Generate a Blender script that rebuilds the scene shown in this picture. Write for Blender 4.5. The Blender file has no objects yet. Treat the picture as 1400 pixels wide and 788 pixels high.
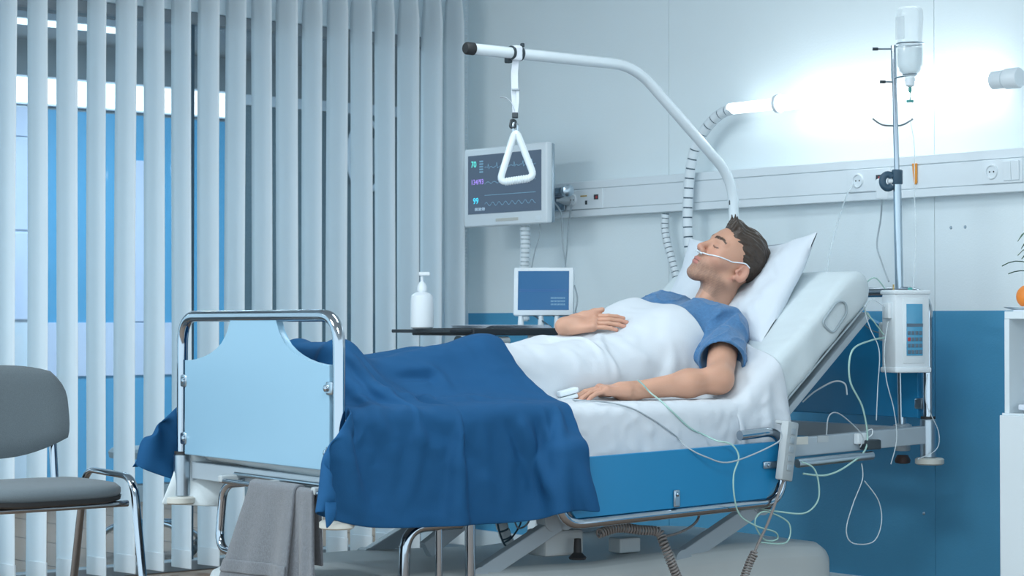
import bpy, bmesh, math, random
import numpy as np
from mathutils import Vector, Matrix

random.seed(7); rng = np.random.default_rng(7)
sc = bpy.context.scene
COL = sc.collection
PI = math.pi

# ------------------------------------------------------------------ camera
FPX, HOR = 2850.0, 46.0
CAM = Vector((7.09, -5.70, 0.98))
AZ = math.radians(40.0); PITCH = math.atan(HOR / FPX)
cd = bpy.data.cameras.new('camera'); cam = bpy.data.objects.new('camera', cd); COL.objects.link(cam)
cd.sensor_width = 36.0; cd.lens = 36.0 * FPX / 1400.0; cd.clip_start = 0.05; cd.clip_end = 100
FWD = Vector((-math.cos(AZ) * math.cos(PITCH), math.sin(AZ) * math.cos(PITCH), math.sin(PITCH)))
RIGHT = Vector((math.sin(AZ), math.cos(AZ), 0)); UP = RIGHT.cross(FWD)
cam.location = CAM
cam.rotation_euler = Matrix((RIGHT, UP, -FWD)).transposed().to_euler()
cd.dof.use_dof = True; cd.dof.focus_distance = 6.3; cd.dof.aperture_fstop = 8.0
sc.camera = cam

# ------------------------------------------------------------------ world, lights, exposure
w = bpy.data.worlds.new('world'); sc.world = w; w.use_nodes = True
w.node_tree.nodes['Background'].inputs[0].default_value = (0.70, 0.86, 0.97, 1)
w.node_tree.nodes['Background'].inputs[1].default_value = 1.50
sc.view_settings.view_transform = 'Standard'; sc.view_settings.look = 'None'
sc.view_settings.gamma = 1.0; sc.view_settings.exposure = 0.36
sc.view_settings.use_curve_mapping = False

def area_light(name, loc, rot, sx, sy, power, col):
    l = bpy.data.lights.new(name, 'AREA'); l.shape = 'RECTANGLE'; l.size = sx; l.size_y = sy
    l.energy = power; l.color = col
    o = bpy.data.objects.new(name, l); COL.objects.link(o); o.location = loc; o.rotation_euler = rot
    return o
COOL = (0.86, 0.95, 1.0)
# flush ceiling lamps of the ward
area_light('ceiling_lamp_light', (2.6, -1.9, 2.66), (0, 0, 0), 1.2, 0.6, 14, COOL)
area_light('ceiling_lamp_light', (4.6, -3.6, 2.66), (0, 0, 0), 1.2, 0.6, 55, COOL)
area_light('ceiling_lamp_light', (1.7, -4.9, 2.66), (0, 0, 0), 1.2, 0.6, 85, COOL)
# lamp in the next room
area_light('corridor_lamp_light', (-1.5, -0.4, 2.40), (0, 0, 0), 0.4, 1.6, 55, (0.80, 0.92, 1.0))

# ------------------------------------------------------------------ frames
B0 = Vector((2.1735, -2.508, 0)); BROT = math.radians(-5)
BED = Matrix.Translation(B0) @ Matrix.Rotation(BROT, 4, 'Z')
IDM = Matrix.Identity(4)
BEDI = BED.inverted()
def at(x, y, ax, v, M=BED):
    """world ray through a spot of the photograph met with the plane ax = v of a frame; gives coordinates in that frame"""
    d = FWD + RIGHT * ((x - 700) / FPX) - UP * ((y - 394) / FPX)
    Mi = M.inverted(); o = Mi @ CAM; d = Mi.to_3x3() @ d
    i = 'xyz'.index(ax); s = (v - o[i]) / d[i]
    return o + d * s

# ------------------------------------------------------------------ materials
MATS = {}
def mat(name, col, rough=0.5, metal=0.0, noise=0.06, nscale=6.0, bump=0.0, bscale=200.0, spec=0.5, emit=None, estr=0, coat=0.0,
        trans=0.0, alpha=1.0, stretch=None, transl=0.0, sheen=0.0):
    m = bpy.data.materials.new(name); m.use_nodes = True; nt = m.node_tree; b = nt.nodes['Principled BSDF']
    b.inputs['Roughness'].default_value = rough; b.inputs['Metallic'].default_value = metal
    b.inputs['Specular IOR Level'].default_value = spec
    b.inputs['Coat Weight'].default_value = coat
    b.inputs['Transmission Weight'].default_value = trans; b.inputs['Alpha'].default_value = alpha
    b.inputs['Sheen Weight'].default_value = sheen
    c = (*col, 1)
    tc = nt.nodes.new('ShaderNodeTexCoord'); src = tc.outputs['Object']
    if stretch:
        mp = nt.nodes.new('ShaderNodeMapping'); mp.inputs['Scale'].default_value = stretch
        nt.links.new(src, mp.inputs[0]); src = mp.outputs[0]
    if noise > 0:
        n = nt.nodes.new('ShaderNodeTexNoise'); n.inputs['Scale'].default_value = nscale; n.inputs['Detail'].default_value = 4
        nt.links.new(src, n.inputs['Vector'])
        mx = nt.nodes.new('ShaderNodeMix'); mx.data_type = 'RGBA'
        mx.inputs[6].default_value = tuple(max(0, v * (1 - noise)) for v in col) + (1,)
        mx.inputs[7].default_value = tuple(min(1, v * (1 + noise)) for v in col) + (1,)
        nt.links.new(n.outputs['Fac'], mx.inputs[0]); nt.links.new(mx.outputs[2], b.inputs['Base Color'])
    else:
        b.inputs['Base Color'].default_value = c
    if bump > 0:
        n2 = nt.nodes.new('ShaderNodeTexNoise'); n2.inputs['Scale'].default_value = bscale; n2.inputs['Detail'].default_value = 3
        nt.links.new(src, n2.inputs['Vector'])
        bp = nt.nodes.new('ShaderNodeBump'); bp.inputs['Strength'].default_value = bump; bp.inputs['Distance'].default_value = 0.002
        nt.links.new(n2.outputs['Fac'], bp.inputs['Height']); nt.links.new(bp.outputs[0], b.inputs['Normal'])
    if emit:
        b.inputs['Emission Color'].default_value = (*emit, 1); b.inputs['Emission Strength'].default_value = estr
    if transl > 0:
        tr = nt.nodes.new('ShaderNodeBsdfTranslucent'); tr.inputs[0].default_value = c
        ms = nt.nodes.new('ShaderNodeMixShader'); ms.inputs[0].default_value = transl
        nt.links.new(b.outputs[0], ms.inputs[1]); nt.links.new(tr.outputs[0], ms.inputs[2])
        nt.links.new(ms.outputs[0], nt.nodes['Material Output'].inputs[0])
    MATS[name] = m
    return m

def paint_two_tone(name, top, low, zsplit):
    m = mat(name, top, 0.55, noise=0.0, bump=0.25, bscale=140)
    nt = m.node_tree; b = nt.nodes['Principled BSDF']
    g = nt.nodes.new('ShaderNodeNewGeometry'); s = nt.nodes.new('ShaderNodeSeparateXYZ'); nt.links.new(g.outputs['Position'], s.inputs[0])
    c = nt.nodes.new('ShaderNodeMath'); c.operation = 'GREATER_THAN'; c.inputs[1].default_value = zsplit; nt.links.new(s.outputs[2], c.inputs[0])
    n = nt.nodes.new('ShaderNodeTexNoise'); n.inputs['Scale'].default_value = 2.2; n.inputs['Detail'].default_value = 5
    nt.links.new(g.outputs['Position'], n.inputs['Vector'])
    def pair(col, k):
        mx = nt.nodes.new('ShaderNodeMix'); mx.data_type = 'RGBA'
        mx.inputs[6].default_value = tuple(v * (1 - k) for v in col) + (1,); mx.inputs[7].default_value = tuple(min(1, v * (1 + k)) for v in col) + (1,)
        nt.links.new(n.outputs['Fac'], mx.inputs[0]); return mx.outputs[2]
    mx = nt.nodes.new('ShaderNodeMix'); mx.data_type = 'RGBA'
    nt.links.new(c.outputs[0], mx.inputs[0]); nt.links.new(pair(low, 0.08), mx.inputs[6]); nt.links.new(pair(top, 0.03), mx.inputs[7])
    nt.links.new(mx.outputs[2], b.inputs['Base Color'])
    return m

paint_two_tone('wall_paint', (0.78, 0.87, 0.90), (0.080, 0.34, 0.56), 1.017)
mat('wall_white', (0.66, 0.77, 0.83), 0.6, bump=0.2)
mat('panel_gap', (0.32, 0.40, 0.46), 0.8)
mat('ceiling_white', (0.7, 0.76, 0.8), 0.8)
mat('floor_wood', (0.25, 0.165, 0.115), 0.6, noise=0.25, nscale=3, stretch=(12, 1.2, 1), bump=0.1)
mat('chrome', (0.40, 0.45, 0.50), 0.10, 1.0, noise=0.02)
mat('steel', (0.42, 0.50, 0.56), 0.28, 1.0, noise=0.04)
mat('white_enamel', (0.72, 0.80, 0.84), 0.25, noise=0.02, coat=0.3)
mat('white_plastic', (0.74, 0.81, 0.85), 0.38, noise=0.02)
mat('grey_plastic', (0.42, 0.47, 0.49), 0.45, noise=0.05)
mat('bed_grey', (0.36, 0.43, 0.48), 0.42, noise=0.05)
mat('base_grey', (0.52, 0.56, 0.56), 0.4, noise=0.06)
mat('dark_plastic', (0.03, 0.045, 0.055), 0.4, noise=0.05)
mat('black_rubber', (0.018, 0.02, 0.022), 0.6)
mat('brown_rubber', (0.05, 0.03, 0.028), 0.6)
mat('beige_plastic', (0.55, 0.56, 0.52), 0.5)
mat('foot_panel', (0.25, 0.435, 0.57), 0.32, noise=0.02)
mat('blue_panel', (0.012, 0.205, 0.42), 0.30, noise=0.03)
mat('blanket_blue', (0.0070, 0.072, 0.185), 0.8, noise=0.08, nscale=9, bump=0.35, bscale=420, spec=0.25)
mat('sheet_white', (0.64, 0.69, 0.74), 0.8, noise=0.02, bump=0.2, bscale=300, transl=0.06)
mat('mattress_white', (0.58, 0.66, 0.69), 0.7, noise=0.03, bump=0.2, bscale=160)
mat('seam_grey', (0.33, 0.40, 0.44), 0.8)
mat('pillow_white', (0.62, 0.68, 0.74), 0.8, noise=0.02, bump=0.2, bscale=260)
mat('towel_grey', (0.125, 0.140, 0.160), 0.95, noise=0.5, nscale=190, bump=1.0, bscale=420, sheen=0.4)
mat('chair_fabric', (0.095, 0.122, 0.138), 0.9, noise=0.35, nscale=420, bump=0.5, bscale=600, sheen=0.2)
mat('blind_fabric', (0.86, 0.93, 0.97), 0.75, noise=0.02, bump=0.15, bscale=300, transl=0.22)
mat('screen_dark', (0.035, 0.050, 0.075), 0.3, emit=(0.075, 0.115, 0.17), estr=0.55, noise=0.0)
mat('screen_blue', (0.01, 0.06, 0.14), 0.2, emit=(0.02, 0.13, 0.32), estr=0.45, noise=0.0)
mat('screen_lcd', (0.05, 0.20, 0.32), 0.25, emit=(0.06, 0.26, 0.44), estr=0.30, noise=0.0)
for nm, c, s in (('ink_green', (0.10, 0.62, 0.55), 0.9), ('ink_violet', (0.30, 0.20, 0.62), 0.9), ('ink_cyan', (0.06, 0.55, 0.75), 0.9),
                 ('ink_pale', (0.30, 0.42, 0.52), 0.8), ('ink_faint', (0.10, 0.20, 0.28), 0.8), ('ink_navy', (0.02, 0.07, 0.20), 0.7)):
    mat(nm, c, 0.5, emit=c, estr=s, noise=0)
mat('table_black', (0.022, 0.030, 0.038), 0.5)
mat('paper_white', (0.66, 0.73, 0.82), 0.8)
mat('soap_white', (0.78, 0.84, 0.88), 0.3, noise=0.01)
mat('lamp_glow', (1, 1, 1), 0.4, emit=(0.90, 0.97, 1.0), estr=4.5, noise=0)
mat('lamp_diffuser', (1, 1, 1), 0.4, emit=(0.88, 0.96, 1.0), estr=3.0, noise=0)
mat('corridor_glow', (1, 1, 1), 0.4, emit=(0.86, 0.95, 1.0), estr=1.6, noise=0)
mat('glass', (0.92, 0.97, 0.98), 0.02, noise=0, trans=1.0, alpha=0.12)
mat('clear_plastic', (0.86, 0.92, 0.95), 0.08, noise=0, trans=0.6, alpha=0.42)
mat('clear_tube', (0.74, 0.84, 0.88), 0.2, noise=0, alpha=0.55)
mat('green_tube', (0.42, 0.66, 0.60), 0.2, noise=0, alpha=0.8)
mat('teal_cap', (0.05, 0.30, 0.28), 0.4)
mat('navy_clamp', (0.03, 0.075, 0.12), 0.45)
mat('grey_cable', (0.36, 0.42, 0.46), 0.5)
mat('dark_cable', (0.05, 0.10, 0.14), 0.5)
mat('coil_cable', (0.24, 0.22, 0.21), 0.5)
mat('strap_white', (0.70, 0.76, 0.82), 0.8, bump=0.3)
mat('orange', (0.85, 0.25, 0.03), 0.45, noise=0.08, bump=0.4, bscale=300)
mat('orange_tag', (0.75, 0.30, 0.04), 0.5)
mat('leaf', (0.03, 0.11, 0.05), 0.5)
mat('red_mark', (0.45, 0.05, 0.05), 0.5)
mat('brass_mark', (0.45, 0.33, 0.12), 0.5)
mat('far_blue', (0.07, 0.33, 0.58), 0.5, noise=0.12, nscale=1.2)
mat('far_lilac', (0.55, 0.62, 0.80), 0.6)
mat('far_grey', (0.26, 0.30, 0.33), 0.7)
mat('far_blind', (0.11, 0.17, 0.21), 0.6)
mat('far_white', (0.62, 0.70, 0.80), 0.6)
mat('key_grey', (0.10, 0.16, 0.22), 0.5)
mat('shirt_blue', (0.055, 0.165, 0.335), 0.85, noise=0.30, nscale=130, bump=0.35, bscale=330, sheen=0.2, stretch=(1, 1, 1))
mat('hair', (0.046, 0.031, 0.022), 0.42, noise=0.5, nscale=90, bump=0.6, bscale=130)

# ------------------------------------------------------------------ mesh builder
def V(p): return Vector(p)
class MB:
    def __init__(s): s.bm = bmesh.new(); s.flat = False
    def box(s, c, size, rot=None, bev=0.0, seg=2):
        s.flat = True
        M = Matrix.Translation(V(c)) @ (rot.to_4x4() if rot is not None else IDM) @ Matrix.Diagonal((*size, 1))
        r = bmesh.ops.create_cube(s.bm, size=1.0, matrix=M)
        if bev > 0:
            es = list({e for v in r['verts'] for e in v.link_edges})
            bmesh.ops.bevel(s.bm, geom=es, offset=bev, segments=seg, affect='EDGES', profile=0.5, clamp_overlap=True)
        return s
    def b2(s, lo, hi, bev=0.0, seg=2):
        lo, hi = V(lo), V(hi); return s.box((lo + hi) / 2, hi - lo, None, bev, seg)
    def ring_sweep(s, rings, closed=False, caps=True):
        bm = s.bm; rows = [[bm.verts.new(p) for p in r] for r in rings]; n = len(rows[0])
        rng_ = range(len(rows) if closed else len(rows) - 1)
        for i in rng_:
            a, b = rows[i], rows[(i + 1) % len(rows)]
            for j in range(n):
                bm.faces.new((a[j], a[(j + 1) % n], b[(j + 1) % n], b[j]))
        if caps and not closed:
            bm.faces.new(list(reversed(rows[0]))); bm.faces.new(rows[-1])
        return s
    def tube(s, pts, r, seg=10, closed=False, flat=1.0, flatdir=None):
        pts = [V(p) for p in pts]; n = len(pts); rs = r if hasattr(r, '__len__') else [r] * n
        T = []
        for i in range(n):
            if closed: t = pts[(i + 1) % n] - pts[i - 1]
            else: t = pts[min(i + 1, n - 1)] - pts[max(i - 1, 0)]
            T.append(t.normalized())
        ref = V(flatdir) if flatdir is not None else V((0, 0, 1))
        if abs(T[0].dot(ref)) > 0.95: ref = V((1, 0.1, 0))
        u = (ref - T[0] * ref.dot(T[0])).normalized(); rings = []
        for i in range(n):
            if i:
                ax = T[i - 1].cross(T[i])
                if ax.length > 1e-7:
                    u = Matrix.Rotation(T[i - 1].angle(T[i]), 3, ax.normalized()) @ u
                u = (u - T[i] * u.dot(T[i])).normalized()
            v = T[i].cross(u)
            rings.append([pts[i] + (u * (math.cos(2 * PI * k / seg) * flat) + v * math.sin(2 * PI * k / seg)) * rs[i] for k in range(seg)])
        return s.ring_sweep(rings, closed)
    def cyl(s, a, b, r, seg=16, r2=None):
        return s.tube([a, b], [r, r if r2 is None else r2], seg)
    def lathe(s, prof, o, axis=(0, 0, 1), seg=20):
        o = V(o); ax = V(axis).normalized(); ref = V((1, 0, 0)) if abs(ax.x) < 0.9 else V((0, 1, 0))
        u = (ref - ax * ref.dot(ax)).normalized(); v = ax.cross(u)
        rings = [[o + ax * h + (u * math.cos(2 * PI * k / seg) + v * math.sin(2 * PI * k / seg)) * max(r, 1e-4) for k in range(seg)] for r, h in prof]
        return s.ring_sweep(rings)
    def prism(s, poly, o, u, v, depth, bev=0.0):
        s.flat = True
        o, u, v = V(o), V(u), V(v); n = u.cross(v).normalized(); bm = s.bm
        a = [bm.verts.new(o + u * p[0] + v * p[1] - n * depth / 2) for p in poly]
        b = [bm.verts.new(o + u * p[0] + v * p[1] + n * depth / 2) for p in poly]; k = len(poly)
        fs = [bm.faces.new(list(reversed(a))), bm.faces.new(b)]
        for i in range(k): bm.faces.new((a[i], a[(i + 1) % k], b[(i + 1) % k], b[i]))
        if bev > 0:
            es = list({e for f in fs for e in f.edges})
            bmesh.ops.bevel(bm, geom=es, offset=bev, segments=2, affect='EDGES', profile=0.5, clamp_overlap=True)
        return s
    def grid(s, P, closed_u=False):
        bm = s.bm; n, m = P.shape[:2]; vs = [[bm.verts.new(P[i, j]) for j in range(m)] for i in range(n)]
        for i in range(n - 1):
            for j in range(m - 1): bm.faces.new((vs[i][j], vs[i][j + 1], vs[i + 1][j + 1], vs[i + 1][j]))
        return s
    def sphere(s, c, r, seg=16, sc_=(1, 1, 1)):
        bmesh.ops.create_uvsphere(s.bm, u_segments=seg, v_segments=max(6, seg // 2), radius=r,
                                  matrix=Matrix.Translation(V(c)) @ Matrix.Diagonal((*sc_, 1)))
        return s
    def mesh(s, name):
        bmesh.ops.recalc_face_normals(s.bm, faces=s.bm.faces)
        me = bpy.data.meshes.new(name); s.bm.to_mesh(me); s.bm.free(); return me

def fillet(pts, r, n=6, closed=False):
    pts = [V(p) for p in pts]; out = []; k = len(pts)
    for i in range(k):
        if not closed and i in (0, k - 1): out.append(pts[i]); continue
        p, a, b = pts[i], pts[i - 1], pts[(i + 1) % k]
        da, db = (a - p), (b - p); rr = min(r, da.length * .49, db.length * .49)
        A, B = p + da.normalized() * rr, p + db.normalized() * rr
        for j in range(n + 1):
            t = j / n; out.append(A * (1 - t) ** 2 + p * 2 * t * (1 - t) + B * t * t)
    return out
def crom(pts, n=8):
    pts = [V(p) for p in pts]; out = []
    for i in range(len(pts) - 1):
        p0, p1, p2, p3 = pts[max(i - 1, 0)], pts[i], pts[i + 1], pts[min(i + 2, len(pts) - 1)]
        for j in range(n):
            t = j / n; out.append(0.5 * ((2 * p1) + (p2 - p0) * t + (2 * p0 - 5 * p1 + 4 * p2 - p3) * t * t + (3 * p1 - p0 - 3 * p2 + p3) * t ** 3))
    out.append(pts[-1]); return out

# ------------------------------------------------------------------ object makers
OFF = {}
def tag(o, label=None, cat=None, group=None, kind=None):
    for k, v in (('label', label), ('category', cat), ('group', group), ('kind', kind)):
        if v: o[k] = v
    return o
def finish(me, m, ang=40):
    me.materials.append(MATS[m] if isinstance(m, str) else m)
    me.polygons.foreach_set('use_smooth', [True] * len(me.polygons))
    if ang and hasattr(me, 'set_sharp_from_angle'): me.set_sharp_from_angle(angle=math.radians(ang))
    me.update()
def thing(name, loc, label, cat, frame=IDM, group=None):
    o = bpy.data.objects.new(name, None); COL.objects.link(o); o.empty_display_size = 0.05
    o.matrix_world = frame @ Matrix.Translation(V(loc)); OFF[o] = V(loc)
    return tag(o, label, cat, group)
def part(name, mb, m, parent, ang=40, label=None):
    if ang == 40 and getattr(mb, 'flat', False): ang = 20
    me = mb if isinstance(mb, bpy.types.Mesh) else mb.mesh(name)
    off = OFF[parent]; me.transform(Matrix.Translation(-off)); finish(me, m, ang)
    o = bpy.data.objects.new(name, me); COL.objects.link(o); o.parent = parent; OFF[o] = off
    if label: o['label'] = label
    return o
def solo(name, mb, m, label=None, cat=None, frame=IDM, group=None, kind=None, ang=40):
    if ang == 40 and getattr(mb, 'flat', False): ang = 20
    me = mb if isinstance(mb, bpy.types.Mesh) else mb.mesh(name)
    co = np.empty(len(me.vertices) * 3); me.vertices.foreach_get('co', co); co = co.reshape(-1, 3)
    c = (co.min(0) + co.max(0)) / 2; c[2] = co[:, 2].min(); c = V(c)
    me.transform(Matrix.Translation(-c)); finish(me, m, ang)
    o = bpy.data.objects.new(name, me); COL.objects.link(o); o.matrix_world = frame @ Matrix.Translation(c); OFF[o] = c
    return tag(o, label, cat, group, kind)
def text_mesh(txt, size, o, u, v, depth=0.0006, align='LEFT'):
    c = bpy.data.curves.new('txt', 'FONT'); c.body = txt; c.size = size; c.align_x = align; c.extrude = depth / 2; c.resolution_u = 3
    ob = bpy.data.objects.new('txt', c); COL.objects.link(ob); bpy.context.view_layer.update()
    me = bpy.data.meshes.new_from_object(ob.evaluated_get(bpy.context.evaluated_depsgraph_get()))
    bpy.data.objects.remove(ob)
    u, v = V(u).normalized(), V(v).normalized(); n = u.cross(v)
    me.transform(Matrix.Translation(V(o)) @ Matrix((u, v, n)).transposed().to_4x4()); return me

# ------------------------------------------------------------------ signed distance modelling
def s_caps(a, b, ra, rb=None):
    a, b = np.array(a, float), np.array(b, float); rb = ra if rb is None else rb; ab = b - a; L = ab @ ab + 1e-12
    def f(p):
        t = np.clip((p - a) @ ab / L, 0, 1)
        return np.linalg.norm(p - a - t[:, None] * ab, axis=1) - (ra + t * (rb - ra))
    return f, (a + b) / 2, math.sqrt(L) / 2 + max(ra, rb)
def s_ell(c, r, M=None):
    c, r = np.array(c, float), np.array(r, float); M = None if M is None else np.array(M)
    def f(p):
        q = p - c
        if M is not None: q = q @ M
        k0 = np.linalg.norm(q / r, axis=1); k1 = np.linalg.norm(q / (r * r), axis=1) + 1e-9
        return k0 * (k0 - 1) / k1
    return f, c, r.max()
def s_box(c, h, rad, M=None):
    c, h = np.array(c, float), np.array(h, float) - rad; M = None if M is None else np.array(M)
    def f(p):
        q = p - c
        if M is not None: q = q @ M
        q = np.abs(q) - h
        return np.linalg.norm(np.maximum(q, 0), axis=1) + np.minimum(q.max(1), 0) - rad
    return f, c, np.linalg.norm(h) + rad
def s_fn(fn, c, r): return fn, np.array(c, float), r
def smin(a, b, k):
    h = np.maximum(k - np.abs(a - b), 0) / k
    return np.minimum(a, b) - h * h * k * .25
def sdf_eval(ops, p, cen=None, rad=0.0):
    d = np.full(len(p), 1.0)
    for op, k, (f, c, r) in ops:
        if cen is not None and np.linalg.norm(cen - c) > rad + r + k + 0.05:
            continue
        v = f(p)
        if op == '+': d = smin(d, v, k) if k > 0 else np.minimum(d, v)
        elif op == '-': d = -smin(-d, v, k) if k > 0 else np.maximum(d, -v)
        elif op == '&': d = -smin(-d, -v, k) if k > 0 else np.maximum(d, v)
        elif op == 'n': d = d + v
    return d
def surface_nets(ops, lo, hi, h, B=12):
    lo = np.array(lo, float); hi = np.array(hi, float); nb = np.ceil((hi - lo) / (h * B)).astype(int)
    bi = np.stack(np.meshgrid(*[np.arange(n) for n in nb], indexing='ij'), -1).reshape(-1, 3)
    cen = lo + (bi + .5) * B * h; rad = B * h * math.sqrt(3) / 2
    dc = sdf_eval(ops, cen); bi = bi[np.abs(dc) < rad * 1.8 + 0.012]
    N = nb * B + 2; S = np.array([N[1] * N[2], N[2], 1])
    cg = np.stack(np.meshgrid(*[np.arange(B + 1)] * 3, indexing='ij'), -1).reshape(-1, 3)
    keys, verts, edges = [], [], []
    for b in bi:
        g = cg + b * B; c = lo + (b + .5) * B * h
        d = sdf_eval(ops, lo + g * h, c, rad).reshape(B + 1, B + 1, B + 1); s = d < 0
        if s.all() or not s.any(): continue
        cs = [(i, j, k) for i in (0, 1) for j in (0, 1) for k in (0, 1)]
        cnt = sum(s[i:B + i, j:B + j, k:B + k].astype(np.int8) for i, j, k in cs)
        act = np.argwhere((cnt > 0) & (cnt < 8))
        acc = np.zeros((len(act), 3)); num = np.zeros(len(act))
        for e in range(12):
            ax = e // 4; o = [0, 0, 0]; o[(ax + 1) % 3] = e & 1; o[(ax + 2) % 3] = (e >> 1) & 1
            q = list(o); q[ax] = 1
            a0 = d[act[:, 0] + o[0], act[:, 1] + o[1], act[:, 2] + o[2]]; a1 = d[act[:, 0] + q[0], act[:, 1] + q[1], act[:, 2] + q[2]]
            x = (a0 < 0) != (a1 < 0); t = np.where(x, a0 / np.where(x, a0 - a1, 1), 0)
            pt = np.tile(np.array(o, float), (len(act), 1)); pt[:, ax] = t
            acc += pt * x[:, None]; num += x
        keys.append((act + b * B + 1) @ S); verts.append(lo + (act + b * B + acc / num[:, None]) * h)
        for ax in range(3):
            sl = [slice(0, B)] * 3; s2 = list(sl); s2[ax] = slice(1, B + 1)
            a0, a1 = s[tuple(sl)], s[tuple(s2)]
            ed = np.argwhere(a0 != a1)
            if len(ed): edges.append((ax, ed + b * B + 1, a0[ed[:, 0], ed[:, 1], ed[:, 2]]))
    keys = np.concatenate(keys); verts = np.concatenate(verts); o = np.argsort(keys); keys, verts = keys[o], verts[o]
    F = []
    for ax, e, sg in edges:
        u, v = S[(ax + 1) % 3], S[(ax + 2) % 3]; k = e @ S
        q = np.stack([k, k - u, k - u - v, k - v], 1); idx = np.minimum(np.searchsorted(keys, q), len(keys) - 1)
        ok = (keys[idx] == q).all(1); idx = idx[ok]; flip = ~sg[ok]; idx[flip] = idx[flip][:, ::-1]; F.append(idx)
    F = np.concatenate(F)
    return verts, F
def np_mesh(name, verts, faces):
    me = bpy.data.meshes.new(name); k = faces.shape[1]
    me.vertices.add(len(verts)); me.vertices.foreach_set('co', np.ascontiguousarray(verts, dtype=np.float32).ravel())
    me.loops.add(faces.size); me.loops.foreach_set('vertex_index', faces.astype(np.int32).ravel())
    me.polygons.add(len(faces)); me.polygons.foreach_set('loop_start', np.arange(0, faces.size, k, dtype=np.int32))
    me.update(calc_edges=True); me.validate(); return me
def wave_noise(scale, amp, seed, n=9, aniso=(1, 1, 1)):
    r = np.random.default_rng(seed); D = r.normal(size=(n, 3)) * np.array(aniso) * scale; ph = r.uniform(0, 6.28, n); am = r.uniform(.5, 1, n); am /= np.sqrt((am ** 2).sum() / 2)
    return lambda p: amp * (np.sin(p @ D.T + ph) * am).sum(1) * .7

# ------------------------------------------------------------------ cloth by position based dynamics
def grid_faces(n, m):
    i, j = np.meshgrid(np.arange(n - 1), np.arange(m - 1), indexing='ij'); a = (i * m + j).ravel()
    return np.stack([a, a + 1, a + m + 1, a + m], 1)
def cloth(P, rest, sdf, thick, steps=140, iters=8, grav=0.0011, fric=0.5, damp=0.97, pin=None, bend=0.12):
    P = P.astype(np.float32); rest = rest.astype(np.float32); Q = P.copy(); n, m = P.shape[:2]
    def L(sl0, sl1): return np.linalg.norm(rest[sl0] - rest[sl1], axis=-1)
    cons = []
    def add(di, dj, k):
        stp = 2 * max(abs(di), abs(dj)) if 0 in (di, dj) else 2
        for par in range(stp):
            if dj and not di:
                if m - dj <= par: continue
                A = (slice(None), slice(par, m - dj, stp)); Bq = (slice(None), slice(par + dj, m, stp))
            elif di and not dj:
                A = (slice(par, n - di, stp), slice(None)); Bq = (slice(par + di, n, stp), slice(None))
            elif dj > 0: A = (slice(par, n - 1, 2), slice(0, m - 1)); Bq = (slice(par + 1, n, 2), slice(1, m))
            else: A = (slice(par, n - 1, 2), slice(1, m)); Bq = (slice(par + 1, n, 2), slice(0, m - 1))
            cons.append((A, Bq, L(A, Bq)[..., None].astype(np.float32), np.float32(k)))
    add(0, 1, 1); add(1, 0, 1); add(1, 1, .35); add(1, -1, .35); add(0, 2, bend); add(2, 0, bend)
    wgt = np.ones((n, m, 1), np.float32)
    if pin is not None: wgt[pin] = 0
    eps = 5e-4; E = np.array([[1, -1, -1], [-1, -1, 1], [-1, 1, -1], [1, 1, 1]], float)
    for s in range(steps):
        vel = (P - Q) * damp; Q = P.copy()
        P = P + wgt * (vel + np.array([0, 0, -grav], np.float32))
        for it in range(iters):
            for ci, (A, Bq, l, k) in enumerate(cons):
                if ci >= 8 and it % 2: break
                d = P[Bq] - P[A]; ln = np.sqrt(np.einsum('ijk,ijk->ij', d, d))[..., None] + 1e-9
                wa, wb = wgt[A], wgt[Bq]; c = d * ((ln - l) / ln * k / np.maximum(wa + wb, 1e-6))
                P[A] += c * wa; P[Bq] -= c * wb
            if it == iters - 1 or it == iters // 2:
                X = P.reshape(-1, 3); d = sdf(X); hit = np.where(d < thick)[0]
                if len(hit):
                    x = X[hit].astype(np.float64); g = sum(e * sdf(x + e * eps)[:, None] for e in E); g /= np.linalg.norm(g, axis=1, keepdims=True) + 1e-9
                    x = x + g * (thick - d[hit])[:, None]
                    q = Q.reshape(-1, 3)[hit]; dv = x - q; dn = (dv * g).sum(1, keepdims=True) * g
                    X[hit] = (q + dn + (dv - dn) * (1 - fric)).astype(np.float32); P = X.reshape(n, m, 3)
        mv = P - Q; ln = np.linalg.norm(mv, axis=-1, keepdims=True); P = Q + mv * np.minimum(1, 0.02 / (ln + 1e-9))
    return P
def cloth_mesh(name, P, thick):
    n, m = P.shape[:2]; me = np_mesh(name, P.reshape(-1, 3), grid_faces(n, m)); return me
def px_of(X, M):
    A = np.array(M); W = X @ A[:3, :3].T + A[:3, 3] - np.array(CAM); dpt = W @ np.array(FWD)
    return np.stack([700 + FPX * (W @ np.array(RIGHT)) / dpt, 394 - FPX * (W @ np.array(UP)) / dpt], 1), dpt
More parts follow.
